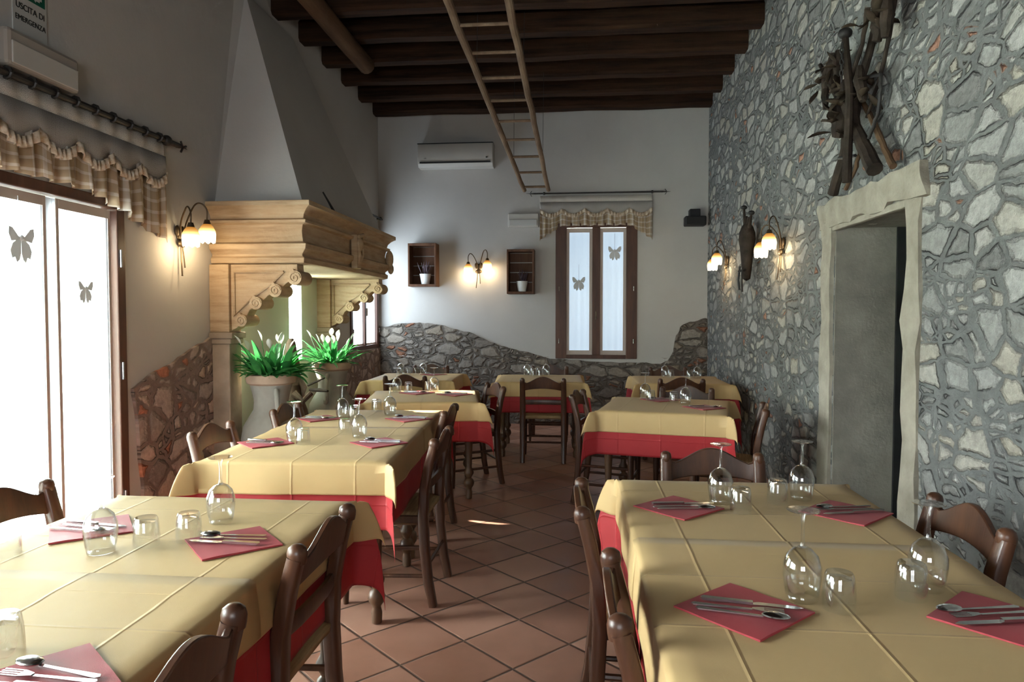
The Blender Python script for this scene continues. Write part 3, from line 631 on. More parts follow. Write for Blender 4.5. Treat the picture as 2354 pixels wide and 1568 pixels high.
# ------------------------------------------------------------------ urns with plants, carved figure
def blade(m, base, az, lean, L, w, curl, seg=7):
    d = Vector((cos(az), sin(az), 0)); sd = Vector((-sin(az), cos(az), 0)); p = Vector(base); th = lean
    rows = []
    for i in range(seg + 1):
        t = i / seg; ww = w * (sin(pi * min(1, t * .92 + .06)) ** .8) * (0.35 + .65 * min(1, t * 3))
        up = Vector((0, 0, 1)) * cos(th) + d * sin(th); nn = d * cos(th) - Vector((0, 0, 1)) * sin(th)
        rows.append([m.b.verts.new(p - sd * ww + nn * -.15 * ww), m.b.verts.new(p + nn * .25 * ww), m.b.verts.new(p + sd * ww + nn * -.15 * ww)])
        p = p + up * (L / seg); th += curl / seg
    for a, b in zip(rows, rows[1:]):
        for j in (0, 1): m.b.faces.new((a[j], a[j + 1], b[j + 1], b[j]))
def urn(label, plabel, loc, rz, sc, seed, nleaf, ll, lw, nfl):
    rnd = random.Random(seed)
    t = thing('stone_urn', label, 'urn', loc, rz, 'stone urns by the fireplace'); t.scale = (sc,) * 3
    P = [(.0, 0), (.15, 0), (.155, .05), (.11, .11), (.115, .17), (.16, .27), (.20, .40), (.215, .52), (.20, .61), (.16, .68), (.128, .73), (.122, .79), (.135, .86), (.152, .92)]
    MB().lathe(P, 28).obj('body', 'urn', t)
    MB().lathe([(.150, .915), (.172, .93), (.180, .96), (.176, .99), (.150, .995), (.14, .95), (.13, .93)], 28, caps=False).obj('rim', 'urnrim', t)
    MB().lathe([(.0, .955), (.08, .957), (.148, .95)], 20, caps=False).obj('soil', 'soil', t)
    for az in (-1.25, 1.9):
        d = Vector((cos(az), sin(az), 0))
        pts = [d * r + Vector((0, 0, z)) for r, z in ((.13, .88), (.165, .885), (.195, .84), (.205, .77), (.20, .70), (.215, .655), (.245, .645), (.262, .67), (.252, .70))]
        MB().tube(pts, [.016, .018, .018, .017, .018, .02, .02, .018, .012], 10).obj('handle', 'urn', t)
    pt = thing('leafy_plant', plabel, 'plant', loc, rz, 'plants in the urns'); pt.scale = (sc,) * 3
    m = MB()
    for k in range(nleaf):
        a = rnd.uniform(0, 2 * pi); r = rnd.uniform(0, .12)
        blade(m, (r * cos(a), r * sin(a), .95), a + rnd.uniform(-.6, .6), rnd.uniform(.05, 1.05), rnd.uniform(.17, .36) * ll, rnd.uniform(.014, .030) * lw, rnd.uniform(.3, 1.6))
    m.obj('leaves', 'leaf', pt, smooth=60)
    for k in range(nfl):
        a = 2 * pi * k / nfl + rnd.uniform(-.3, .3); r = rnd.uniform(.02, .08); l = rnd.uniform(.1, .6)
        d = Vector((cos(a) * sin(l), sin(a) * sin(l), cos(l))); b = Vector((r * cos(a), r * sin(a), .955)); L = rnd.uniform(.20, .31)
        m = MB(); m.tube([b, b + d * L * .5, b + d * L], .0025, 5); m.obj('flower_stem', 'leaf', pt)
        m = MB(); blade(m, b + d * L, a + rnd.uniform(-1, 1), l * .6, .085, .022, .6); m.obj('flower', 'petal', pt, smooth=60, solid=.001)
urn('near grey stone urn with scroll handles, in front of the fireplace', 'green leafy plant with pale blooms in the near urn', (-2.25, 4.93, 0), 0.3, 1.0, 3, 120, 1.0, 1.15, 8)
urn('far grey stone urn with scroll handles, under the slit window', 'spiky green and white plant in the far urn', (-2.27, 6.25, 0), -0.2, 1.0, 11, 120, .95, .7, 11)
fg = thing('carved_figure', 'brown carved figure with tall pointed hat, between the two urns', 'figure', (-2.30, 5.42, 0), -0.9)
MB().lathe([(.0, 0), (.19, 0), (.19, .05), (.16, .30), (.14, .52), (.12, .66), (.075, .78), (.06, .86)], 20).obj('cloak', 'figure', fg)
MB().lathe([(.0, .84), (.055, .85), (.07, .90), (.066, .95), (.04, 1.0), (.0, 1.01)], 16).obj('head', 'figurepale', fg)
MB().tube([(0, 0, .94), (0, .0, 1.03), (-.01, 0, 1.12), (-.015, 0, 1.20), (-.012, 0, 1.235)], [.085, .064, .046, .036, .018], 16).obj('pointed_hat', 'figure', fg)
m = MB()
for a in (-.04, 0, .04): m.tube([(a * .7, .055, .90), (a, .085, .84), (a * .5, .075, .74)], [.022, .026, .006], 8)
m.obj('beard', 'figurepale', fg)
for sg in (-1, 1): MB().tube([(sg * .07, 0, .80), (sg * .13, .05, .74), (sg * .12, .12, .80)], [.035, .03, .022], 10).obj('arm', 'figure', fg)
MB().tube([(.10, .10, .86), (.20, .15, .90), (.30, .17, .93)], [.010, .008, .005], 8).obj('stick', 'oldwood', fg)
MB().tube([(.08, .12, .82), (.18, .17, .825), (.29, .20, .825)], [.012, .016, .009], 8).obj('branch', 'oldwood', fg)

# ------------------------------------------------------------------ wall lamps
def sconce_parts(t, spread, reach, flip):
    m = MB(); m.ball((0, .012, .03), .035, (.9, .35, 1.25)).ball((-.03, .016, .05), .026, (.9, .5, 1.5)).ball((.03, .016, .05), .026, (.9, .5, 1.5)).ball((0, .03, -.03), .034, (1.3, .5, .8))
    m.obj('backplate', 'bronze', t)
    m = MB(); m.tube([(-.01, .025, -.04), (-.018, .03, -.12), (-.022, .034, -.19)], .0045, 6).tube([(.012, .028, -.04), (.020, .034, -.14), (.030, .045, -.24), (.032, .046, -.245)], [.0045, .0045, .0045, .007], 6)
    m.obj('stems', 'bronze', t)
    for sg in (-1, 1):
        h = 0.0 if sg * flip < 0 else -.045
        x = sg * spread
        pts = [(sg * .012, .03, .0), (sg * .03, .04, .10), (sg * spread * .55, .05 + reach * .35, .225 + h), (sg * spread * .82, .05 + reach * .7, .245 + h), (x, .05 + reach, .205 + h), (x, .05 + reach, .135 + h)]
        fine = []
        for i in range(len(pts) - 1):
            p0 = Vector(pts[max(i - 1, 0)]); p1 = Vector(pts[i]); p2 = Vector(pts[i + 1]); p3 = Vector(pts[min(i + 2, len(pts) - 1)])
            for k in range(5):
                u = k / 5; fine.append(0.5 * ((2 * p1) + (-p0 + p2) * u + (2 * p0 - 5 * p1 + 4 * p2 - p3) * u * u + (-p0 + 3 * p1 - 3 * p2 + p3) * u ** 3))
        fine.append(Vector(pts[-1]))
        MB().tube(fine, .0055, 8).obj('arm', 'bronze', t)
        c = (x, .05 + reach, h)
        MB().lathe([(.0, .14), (.016, .138), (.022, .12), (.026, .10), (.0, .10)], 14, c).obj('lamp_cup', 'bronze', t)
        rp = lambda i, q: (0.004 * cos(8 * q) * (i < 4), (-.02 * abs(sin(4 * q)) if i < 2 else 0))
        s_ = MB().lathe([(.050, .0), (.051, .015), (.053, .04), (.050, .065), (.040, .09), (.026, .106), (.022, .108)], 32, c, ripple=rp, caps=False).obj('lamp_shade', 'shade', t, smooth=60, solid=.002)
        lm = bpy.data.lights.new('lamp_bulb', 'POINT'); lm.energy = BULB; lm.color = (1.0, 0.72, 0.40); lm.shadow_soft_size = .02
        lo = bpy.data.objects.new('lamp_bulb', lm); COL.objects.link(lo); lo.parent = t; lo.location = (x, .05 + reach, h - .04)
BULB = 1.3
for lab, loc, rz, sp, rc, fl in (
        ('lit two-armed amber glass lamp between the pelmet and the mantel', (XL, 4.42, 1.93), -pi / 2, .10, .10, 1),
        ('lit two-armed amber glass lamp between the two crates', (-1.30, YB, 2.03), pi, .125, .06, 1),
        ('lit two-armed amber glass lamp beside the stone doorway', (XR, 5.80, 1.96), pi / 2, .12, .10, 1),
        ('lit two-armed amber glass lamp on the stone wall near the back corner', (XR, 7.88, 1.99), pi / 2, .12, .10, 1)):
    sconce_parts(thing('wall_lamp', lab, 'wall lamp', loc, rz, 'amber wall lamps'), sp, rc, fl)

# ------------------------------------------------------------------ back wall fittings
ac = thing('air_conditioner', 'white air conditioner high on the back wall', 'air conditioner', (-1.58, YB, 3.34))
pf = [(0, 0), (-.16, 0), (-.195, .04), (-.21, .10), (-.205, .26), (-.19, .30), (0, .30)]
MB().prism(pf, -.49, .49, lambda u, v, h: (h, u, v)).obj('casing', 'whitemetal', ac, smooth=25, bevel=.008)
BX(-.46, .46, -.214, -.196, .045, .062).obj('air_slot', 'ink', ac, smooth=0)
BX(-.49, .49, -.212, -.15, .292, .302).obj('top_grille', 'ink', ac, smooth=0)
BX(.40, .425, -.216, -.2, .10, .115).obj('display', 'ink', ac, smooth=0)
BX(-.40, -.375, -.216, -.2, .10, .112).obj('badge', 'beige', ac, smooth=0)
em = thing('emergency_light', 'small white emergency light box left of the back pelmet', 'emergency light', (-.71, YB, 2.57))
BX(-.20, .20, -.06, 0, 0, .18).obj('casing', 'whitemetal', em, smooth=0, bevel=.012)
BX(-.18, .18, -.072, -.058, .02, .10).obj('diffuser', 'signwhite', em, smooth=0, bevel=.006)
sk = thing('loudspeaker', 'black loudspeaker on the back wall beside the stone wall', 'loudspeaker', (1.465, YB, 2.55))
BX(-.13, .13, -.20, -.04, 0, .12).obj('cabinet', 'blackplastic', sk, smooth=0, bevel=.015)
BX(-.115, .115, -.206, -.198, .015, .105).obj('grille', 'ink', sk, smooth=0)
BX(-.065, .065, -.14, -.0, .115, .215).obj('wall_mount', 'blackplastic', sk, smooth=0, bevel=.01)
def crate(label, x0, x1, z0, z1):
    w, h, d = x1 - x0, z1 - z0, .22
    t = thing('wooden_crate', label, 'crate', ((x0 + x1) / 2, YB, z0), 0, 'wooden crates used as wall shelves')
    for nm, b in (('side_panel', (-w / 2, -w / 2 + .022, -d, 0, 0, h)), ('side_panel', (w / 2 - .022, w / 2, -d, 0, 0, h)), ('bottom_panel', (-w / 2 + .022, w / 2 - .022, -d, 0, 0, .03)), ('top_panel', (-w / 2 + .022, w / 2 - .022, -d, 0, h - .03, h))):
        BX(*b).obj(nm, 'crate', t, smooth=0, bevel=.003)
    for k in range(4):
        a = .03 + k * (h - .06) / 4
        BX(-w / 2 + .022, w / 2 - .022, -.016, -.003, a + .006, a + (h - .06) / 4 - .006).obj('back_slat', 'crate', t, smooth=0, bevel=.002)
    return t
crate('left wooden crate shelf on the back wall, nearer the mantel', -2.20, -1.83, 1.80, 2.36)
crate('right wooden crate shelf on the back wall, nearer the window', -.91, -.56, 1.70, 2.27)
def lav(label, x, z, seed):
    rnd = random.Random(seed)
    t = thing('potted_plant', label, 'plant', (x, YB - .12, z), 0, 'potted lavender in the crates')
    MB().lathe([(.0, 0), (.052, 0), (.062, .06), (.074, .125), (.078, .13), (.076, .136), (.066, .134), (.058, .11), (.0, .11)], 22).obj('pot', 'whitepot', t)
    m = MB()
    for k in range(22):
        a = rnd.uniform(0, 2 * pi); l = rnd.uniform(.05, .6); L = rnd.uniform(.10, .21); d = Vector((cos(a) * sin(l), sin(a) * sin(l) * .5, cos(l)))
        b = Vector((rnd.uniform(-.04, .04), rnd.uniform(-.04, .04), .11)); m.tube([b, b + d * L * .6, b + d * L], [.0025, .006, .002], 5)
        if k % 2: blade(m, b, a, l, L * .8, .006, .4, 4)
    m.obj('lavender', 'lavender', t)
lav('white pot of lavender in the left crate', -1.99, 1.83, 1)
lav('white pot of dark lavender in the right crate', -.72, 1.73, 2)

# exit sign and light box over the french door
sg = thing('exit_sign', 'green and white emergency exit sign high on the left wall', 'sign', (XL, 3.19, 2.755), -pi / 2)
BX(-.105, .105, 0, .006, 0, .40).obj('panel', 'signwhite', sg, smooth=0)
BX(-.092, .092, .0055, .0085, .185, .385).obj('green_field', 'green', sg, smooth=0)
m = MB(); P2 = lambda u, v, h: (u, h, v)
for poly in ([(-.07, .21), (-.01, .21), (-.01, .36), (-.07, .36)],):
    m.prism(poly, .008, .0105, P2)
m.prism([(.02, .29), (.045, .32), (.06, .31), (.04, .27), (.055, .23), (.045, .225), (.028, .255), (.012, .235), (.004, .243), (.02, .268)], .008, .0105, P2)
m.prism([(.052 + .012 * cos(a * pi / 6), .338 + .012 * sin(a * pi / 6)) for a in range(12)], .008, .0105, P2)
m.prism([(-.055, .2), (-.03, .2), (-.03, .192), (-.015, .206), (-.03, .22), (-.03, .212), (-.055, .212)], .0105, .012, P2)
m.obj('pictogram', 'signwhite', sg, smooth=0)
def text(body, size, parent, loc, mat):
    cu = bpy.data.curves.new('lettering', 'FONT'); cu.body = body; cu.size = size; cu.align_x = 'CENTER'; cu.extrude = .0008
    o = bpy.data.objects.new('tmp', cu); COL.objects.link(o)
    me = bpy.data.meshes.new_from_object(o.evaluated_get(bpy.context.evaluated_depsgraph_get())); bpy.data.objects.remove(o)
    me.materials.clear(); me.materials.append(M[mat])
    q = bpy.data.objects.new('lettering', me); COL.objects.link(q); q.parent = parent; q.location = loc; q.rotation_euler = (pi / 2, 0, pi); q.scale = (.92, 1, 1); return q
text('USCITA DI', .042, sg, (0, .0075, .125), 'ink'); text('EMERGENZA', .036, sg, (0, .0075, .07), 'ink')
lb = thing('light_box', 'beige emergency light box under the exit sign', 'light box', (XL, 3.20, 2.565), -pi / 2)
BX(-.23, .23, 0, .075, 0, .175).obj('casing', 'beige', lb, smooth=0, bevel=.02)
BX(-.21, .21, .074, .082, .012, .115).obj('diffuser', 'signwhite', lb, smooth=0, bevel=.006)

# ------------------------------------------------------------------ stone doorway and wall ornaments on the right
dw = thing('trim_1', 'pale chipped stone surround of the doorway in the stone wall', 'door surround', (0, 0, 0)); dw['kind'] = 'structure'
def rough_box(b, amp, seed, cut=7):
    m = MB(); m.box(*b); bmesh.ops.subdivide_edges(m.b, edges=m.b.edges[:], cuts=cut, use_grid_fill=True)
    for v in m.b.verts:
        v.co += Vector([amp * noise.noise((v.co.x * 7 + k * 9 + seed, v.co.y * 7, v.co.z * 7)) for k in range(3)])
    return m
rough_box((XR - .022, XR + .18, PD1, PD1 + .19, 0, 2.03), .020, 1, 12).obj('jamb', 'doorstone', dw, smooth=50)
rough_box((XR - .018, XR + .18, PD0 - .16, PD0 - .01, 0, 2.03), .026, 5, 12).obj('jamb', 'doorstone', dw, smooth=50)
rough_box((XR - .035, XR + .18, PD0 - .2, PD1 + .24, 2.0, 2.15), .04, 9, 12).obj('lintel', 'doorstone', dw, smooth=50)
BX(XR - .02, XR + .02, PD0 - .0, PD1 + .0, 1.965, 2.005).obj('lintel_moulding', 'doorstone', dw, smooth=0, bevel=.008)
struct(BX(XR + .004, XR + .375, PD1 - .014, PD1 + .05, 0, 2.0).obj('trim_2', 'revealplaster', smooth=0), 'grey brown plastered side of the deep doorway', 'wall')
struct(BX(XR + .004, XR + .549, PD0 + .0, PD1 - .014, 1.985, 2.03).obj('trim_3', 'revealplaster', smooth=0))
dd = struct(BX(XR + .49, XR + .54, PD0, PD1 + .0, 0, 1.985).obj('door_3', 'oldwood', smooth=0, bevel=.004), 'dark wooden door at the end of the deep doorway', 'door')
for z in (.15, 1.0, 1.75): BX(XR + .488, XR + .502, PD0 + .05, PD1 - .06, z, z + .1).obj('door_batten', 'oldwood', dd, smooth=0)
BX(XR + .376, XR + .492, PD1 - .03, PD1 + .02, 0, 1.985).obj('door_frame', 'ink', dd, smooth=0)
struct(BX(XR + .54, XR + .6, PD0 - .3, PD1 + .3, 0, 2.3).obj('trim_4', 'oldwood', smooth=0))

sx = 1.555
orn = thing('iron_and_branch_ornament', 'tangle of dark crossed poles and dry leaves above the stone doorway', 'wall ornament', (0, 0, 0))
def pole(name, pts, r, mat, off=0.0, jit=.006):
    n = []
    for a, b in zip(pts, pts[1:]):
        for k in range(4): n.append((a[0] + (b[0] - a[0]) * k / 4, a[1] + (b[1] - a[1]) * k / 4))
    n.append(pts[-1])
    rr = r if hasattr(r, '__len__') else (r, r)
    MB().tube([(sx + off + jit * noise.noise((i, r0 * 3, 1)), y + jit * noise.noise((i * .9, z, 7)), z) for i, (y, z) in enumerate(n) for r0 in (y,)], [rr[0] + (rr[1] - rr[0]) * i / (len(n) - 1) + .003 * noise.noise((i * 1.3, rr[0] * 99, 2)) for i in range(len(n))], 9).obj(name, mat, orn)
pole('pole', [(4.47, 2.17), (4.30, 2.35), (4.22, 2.55), (4.09, 2.70), (3.94, 2.86), (3.80, 3.04), (3.70, 3.2)], (.032, .016), 'oldwood')
pole('pole', [(3.76, 2.17), (3.95, 2.37), (4.08, 2.51), (4.28, 2.70), (4.46, 2.85), (4.61, 3.0)], (.042, .012), 'oldwood', -.04)
pole('pole', [(4.0, 2.15), (3.99, 2.41), (3.98, 2.62), (4.04, 2.86), (4.06, 2.96)], (.026, .018), 'oldwood', -.09)
pole('thin_pole', [(3.69, 2.17), (3.82, 2.31), (3.96, 2.48), (4.1, 2.62)], (.018, .014), 'log', .02)
pole('thin_pole', [(4.26, 2.16), (4.13, 2.24), (4.06, 2.32), (4.11, 2.39)], (.012, .010), 'log', .0)
pole('iron_hook', [(3.89, 2.36), (3.79, 2.46), (3.76, 2.55), (3.76, 2.65), (3.95, 2.70)], (.010, .010), 'iron', -.02)
pole('iron_bar', [(4.27, 2.34), (4.02, 2.30)], (.009, .009), 'iron', -.04); pole('iron_bar', [(4.17, 2.41), (3.99, 2.37)], (.009, .009), 'iron', -.04)
pole('thin_pole', [(3.66, 3.06), (3.72, 2.89), (3.82, 2.68), (4.0, 2.5)], (.012, .009), 'oldwood', .01)
pole('thin_pole', [(3.83, 3.02), (3.90, 2.86), (4.05, 2.72), (4.18, 2.62)], (.014, .009), 'oldwood', -.06)
MB().ball((sx - .09, 4.06, 2.98), .038, (1, 1, .8)).obj('knob', 'iron', orn)
rnd = random.Random(5); m = MB()
for (y, z, n, s) in ((4.15, 2.60, 9, .12), (4.24, 2.56, 8, .12), (4.20, 2.50, 6, .10), (4.07, 2.64, 7, .11), (4.44, 2.87, 5, .09), (4.35, 2.89, 4, .09), (4.25, 2.84, 4, .09), (4.47, 2.78, 3, .09), (3.72, 2.90, 6, .10), (3.64, 2.86, 5, .10), (3.92, 2.62, 6, .10), (3.90, 2.97, 4, .08)):
    for k in range(n):
        a = rnd.uniform(0, 2 * pi); mt_b = (sx - .06 + rnd.uniform(-.05, .05), y + rnd.uniform(-.06, .06), z + rnd.uniform(-.05, .07))
        blade(m, mt_b, a, rnd.uniform(.6, 2.6), s * rnd.uniform(.8, 1.3), s * .27, rnd.uniform(-.8, .8), 4)
for (y, z, a, b, tl) in ((4.46, 2.86, .030, .085, .5), (4.36, 2.89, .032, .085, .25), (4.27, 2.87, .030, .095, -.1), (4.48, 2.76, .022, .075, .1), (3.72, 2.91, .035, .10, .2), (3.63, 2.90, .032, .11, .1), (4.19, 2.58, .06, .12, .5), (4.08, 2.60, .05, .14, -.4), (3.93, 2.66, .03, .10, -.3)):
    q = MB(); q.tube([(sx - .05 + .01 * noise.noise((y * 5, k, 1)), y - tl * (k / 6 - .5) * b * 2, z + (k / 6 - .5) * b * 2) for k in range(7)], [a * (0.45 + .55 * sin(pi * (k + .6) / 7.2)) * (1 + .25 * noise.noise((k * .9, y * 9, z))) for k in range(7)], 9); q.obj('root_lump', 'oldwood', orn)
m.obj('dry_leaves', 'dryleaf', orn, smooth=60, solid=.003)
m = MB()
for k in range(7):
    z = 2.90 - k * .03; m.tube([(sx - .12 + .009 * cos(q * pi / 4) * (k % 2), 4.02 + .009 * cos(q * pi / 4) * (1 - k % 2), z + .017 * sin(q * pi / 4)) for q in range(9)], .004, 5)
m.obj('chain', 'iron', orn)
h2 = thing('wooden_wall_ornament', 'dark hanging wood ornament with knobbed prongs between the two stone wall lamps', 'wall ornament', (XR - .10, 6.62, 1.74), pi / 2)
MB().lathe([(.0, .0), (.045, .02), (.06, .10), (.072, .20), (.085, .30), (.105, .38), (.098, .44), (.075, .49), (.05, .52), (.0, .53)], 18, sx=1.15, sy=.7).obj('body', 'oldwood', h2)
for (x, z, r) in ((-.15, .60, .013), (-.05, .58, .016), (.04, .60, .016), (.13, .69, .013)):
    MB().tube([(x * .45, 0, .46), (x * .75, .0, .54), (x, 0, z)], [r * 1.6, r * 1.1, r * .8], 9).obj('prong', 'oldwood', h2)
for (x, z) in ((-.15, .605), (.135, .695)): MB().ball((x, 0, z), .030, (1.2, 1, .7)).obj('knob', 'iron', h2)
m = MB(); m.tube([(-.06, .05, .12), (-.07, .06, .0), (-.05, .05, -.10)], .010, 6).tube([(.05, .05, .14), (.065, .06, .02), (.06, .05, -.08)], .010, 6).tube([(-.075, .03, .10), (0, .07, .09), (.075, .03, .10)], .012, 6)
m.obj('strap', 'iron', h2)

# ladder hung under the ceiling
ld = thing('wooden_ladder', 'old wooden rung ladder hung sloping under the ceiling beams', 'ladder', (0, 0, 0))
A0, A1, B0, B1 = Vector((-.99, 5.3, 3.80)), Vector((-.63, 8.2, 2.89)), Vector((-.53, 5.3, 3.80)), Vector((-.35, 8.2, 2.89))
for P0, P1, ph in ((A0, A1, 0), (B0, B1, 4)):
    P0 = P0 - (P1 - P0) * .06
    MB().tube([P0 + (P1 - P0) * (i / 14) + Vector((.012 * noise.noise((i * .8, ph, 0)), 0, .012 * noise.noise((i * .8, ph, 5)))) for i in range(15)], [.034 - .009 * i / 14 for i in range(15)], 10).obj('rail', 'ladder', ld)
for k in range(9):
    t = .085 + .91 * k / 8.2
    if t > .995: t = .985
    MB().tube([A0 + (A1 - A0) * t + Vector((-.01, 0, 0)), B0 + (B1 - B0) * t + Vector((.01, 0, 0))], .014, 8).obj('rung', 'ladder', ld)
for t, zt in ((.28, 4.05), (.80, 4.05)):
    for P0, P1 in ((A0, A1), (B0, B1)):
        p = P0 + (P1 - P0) * t; MB().tube([p, (p.x + .01, p.y, zt)], .0022, 5).obj('hanging_wire', 'iron', ld)

# ------------------------------------------------------------------ chairs
def make_chair():
    t = thing('dining_chair', '', 'chair')
    pp = [(-.245, 0), (-.222, .12), (-.205, .28), (-.198, .44), (-.205, .58), (-.228, .70), (-.252, .79)]
    for sg in (-1, 1):
        o = MB().tube([(sg * .198, y, z) for y, z in pp], [.9, 1, 1.05, 1.1, 1.05, 1.0, .95], sq=(.042, .050), up=(1, 0, 0)).obj('rear_post', 'chair', t, smooth=50)
        MB().lathe([(.0, -.02), (.021, -.018), (.0235, -.004), (.0245, .010), (.021, .024), (.012, .032), (.0, .034)], 14, (sg * .198, -.254, .792), sy=1.12).obj('finial', 'chair', o)
        MB().lathe([(.014, 0), (.017, .06), (.021, .16), (.023, .30), (.024, .42), (.022, .455)], 12, (sg * .205, .19, 0)).obj('front_leg', 'chair', t)
        for z, r in ((.15, .010), (.29, .011)): MB().tube([(sg * .20, -.21, z), (sg * .204, .19, z - .01)], r, 8).obj('stretcher', 'chair', t)
        MB().tube([(sg * .198, -.2, .43), (sg * .205, .19, .43)], 1, sq=(.03, .04), up=(0, 0, 1)).obj('seat_rail', 'chair', t)
    for y, z, r in ((.19, .19, .011), (.19, .33, .011), (-.218, .20, .010)): MB().tube([(-.2, y, z), (.2, y, z)], r, 8).obj('stretcher', 'chair', t)
    m = MB(); m.grid([i / 10 for i in range(11)], [j / 10 for j in range(11)], lambda u, v: ((u - .5) * (.40 + .035 * v), -.205 + .42 * v, .450 - .010 * sin(pi * u) * sin(pi * v) - .012 * (abs(2 * v - 1) ** 6) - .010 * (abs(2 * u - 1) ** 6)))
    m.obj('seat', 'rush', t, smooth=60, solid=.028)
    # arched top rail, bowed in plan
    n = 22; m = MB(); rows = []
    for i in range(n + 1):
        x = -.19 + .38 * i / n; u = x / .19
        zt = .772 + .068 * (0.5 + 0.5 * cos(pi * u)) + .010 * (abs(u) > .9); zb = .700 + .024 * (1 - u * u)
        yb_ = -.235 - .022 * (1 - u * u)
        rows.append([m.b.verts.new(p) for p in ((x, yb_ + .010, zb), (x, yb_ - .010, zb), (x, yb_ - .026, zt), (x, yb_ - .006, zt))])
    for a, b in zip(rows, rows[1:]):
        for j in range(4): m.b.faces.new((a[j], a[(j + 1) % 4], b[(j + 1) % 4], b[j]))
    m.b.faces.new(rows[0]); m.b.faces.new(rows[-1][::-1])
    m.obj('top_rail', 'chair', t, smooth=40, bevel=.004)
    MB().tube([(-.19, -.206, .585), (-.1, -.218, .588), (0, -.222, .590), (.1, -.218, .588), (.19, -.206, .585)], 1, sq=(.018, .045), up=(0, 0, 1)).obj('lower_rail', 'chair', t, smooth=40)
    return t
CHAIR = None
def chair(bx, by, fdeg, label):
    # bx,by: middle of the back at floor level; fdeg: heading the chair faces, 0 = +x, 90 = +y
    global CHAIR
    a = R(fdeg); loc = (bx + .225 * cos(a), by + .225 * sin(a), 0); rz = a - pi / 2
    g = 'dark wooden dining chairs'
    if CHAIR is None:
        CHAIR = make_chair(); CHAIR.location = loc; CHAIR.rotation_euler = (0, 0, rz); CHAIR['label'] = label; CHAIR['group'] = g; bpy.context.view_layer.update()
        return CHAIR
    return dup(CHAIR, loc, rz, label, g)
for c in (
    (-0.755, 1.93, 180, 'dark wooden chair on the aisle side of the left front table, farther'),
    (-0.735, 1.16, 180, 'dark wooden chair nearest the camera, aisle side of the left front table'),
    (-1.90, 2.15, 0, 'dark wooden chair against the bright door at the left front table'),
    (-1.94, 3.58, 0, 'sunlit wooden chair by the left stone patch, long middle table, nearer'),
    (-1.90, 4.45, 0, 'wooden chair by the near urn at the long middle table'),
    (-0.72, 3.50, 180, 'dark wooden chair on the aisle side of the long middle table, nearer'),
    (-0.86, 4.47, 180, 'dark wooden chair on the aisle side of the long middle table, farther'),
    (-0.74, 5.98, 207, 'sunlit chair pulled askew at the corner of the small left table'),
    (-1.71, 6.80, 92, 'dark wooden chair in front of the back left corner table'),
    (-1.76, 8.22, 270, 'dark wooden chair between the back left corner table and the stone base'),
    (-0.33, 6.66, 90, 'dark wooden chair in front of the back centre table, facing the window'),
    (-0.33, 8.24, 270, 'dark wooden chair under the back window behind the centre table'),
    (0.98, 6.72, 90, 'dark wooden chair in front of the back right corner table'),
    (1.04, 8.16, 270, 'dark wooden chair behind the back right corner table'),
    (0.90, 5.86, 258, 'dark wooden chair behind the right middle table'),
    (1.21, 4.76, 168, 'dark wooden chair between the right middle table and the stone wall'),
    (0.03, 5.46, -12, 'dark wooden chair on the aisle side of the right middle table'),
    (0.585, 3.06, 270, 'dark wooden chair at the far end of the right front table'),
    (0.045, 2.36, 0, 'dark wooden chair on the aisle side of the right front table, farther'),
    (0.115, 1.58, 0, 'dark wooden chair on the aisle side of the right front table, nearer'),
    (1.17, 2.25, 180, 'dark wooden chair between the right front table and the stone wall')):
    chair(*c)

# ------------------------------------------------------------------ tables and cloths
TZ = .755
def make_table():
    t = thing('dining_table', '', 'table')
    BX(-.42, .42, -.42, .42, TZ - .03, TZ).obj('table_top', 'table', t, smooth=0, bevel=.006)
    for a in (0, 1, 2, 3):
        mt = Matrix.Rotation(a * pi / 2, 4, 'Z'); MB().box(-.35, .35, .355, .38, TZ - .13, TZ - .03, mt).obj('apron', 'table', t, smooth=0)
    P = [(.016, 0), (.024, .005), (.026, .05), (.020, .075), (.022, .085), (.036, .105), (.040, .125), (.034, .15), (.020, .165), (.024, .175), (.036, .195), (.038, .21), (.024, .235), (.021, .25), (.027, .38), (.034, .54), (.036, .60), (.028, .615), (.036, .63)]
    for x in (-.365, .365):
        for y in (-.365, .365):
            l = MB().lathe(P, 14, (x, y, 0)); l.box(x - .033, x + .033, y - .033, y + .033, .62, TZ - .03); l.obj('leg', 'table', t, smooth=40)
    return t
TABLE = None
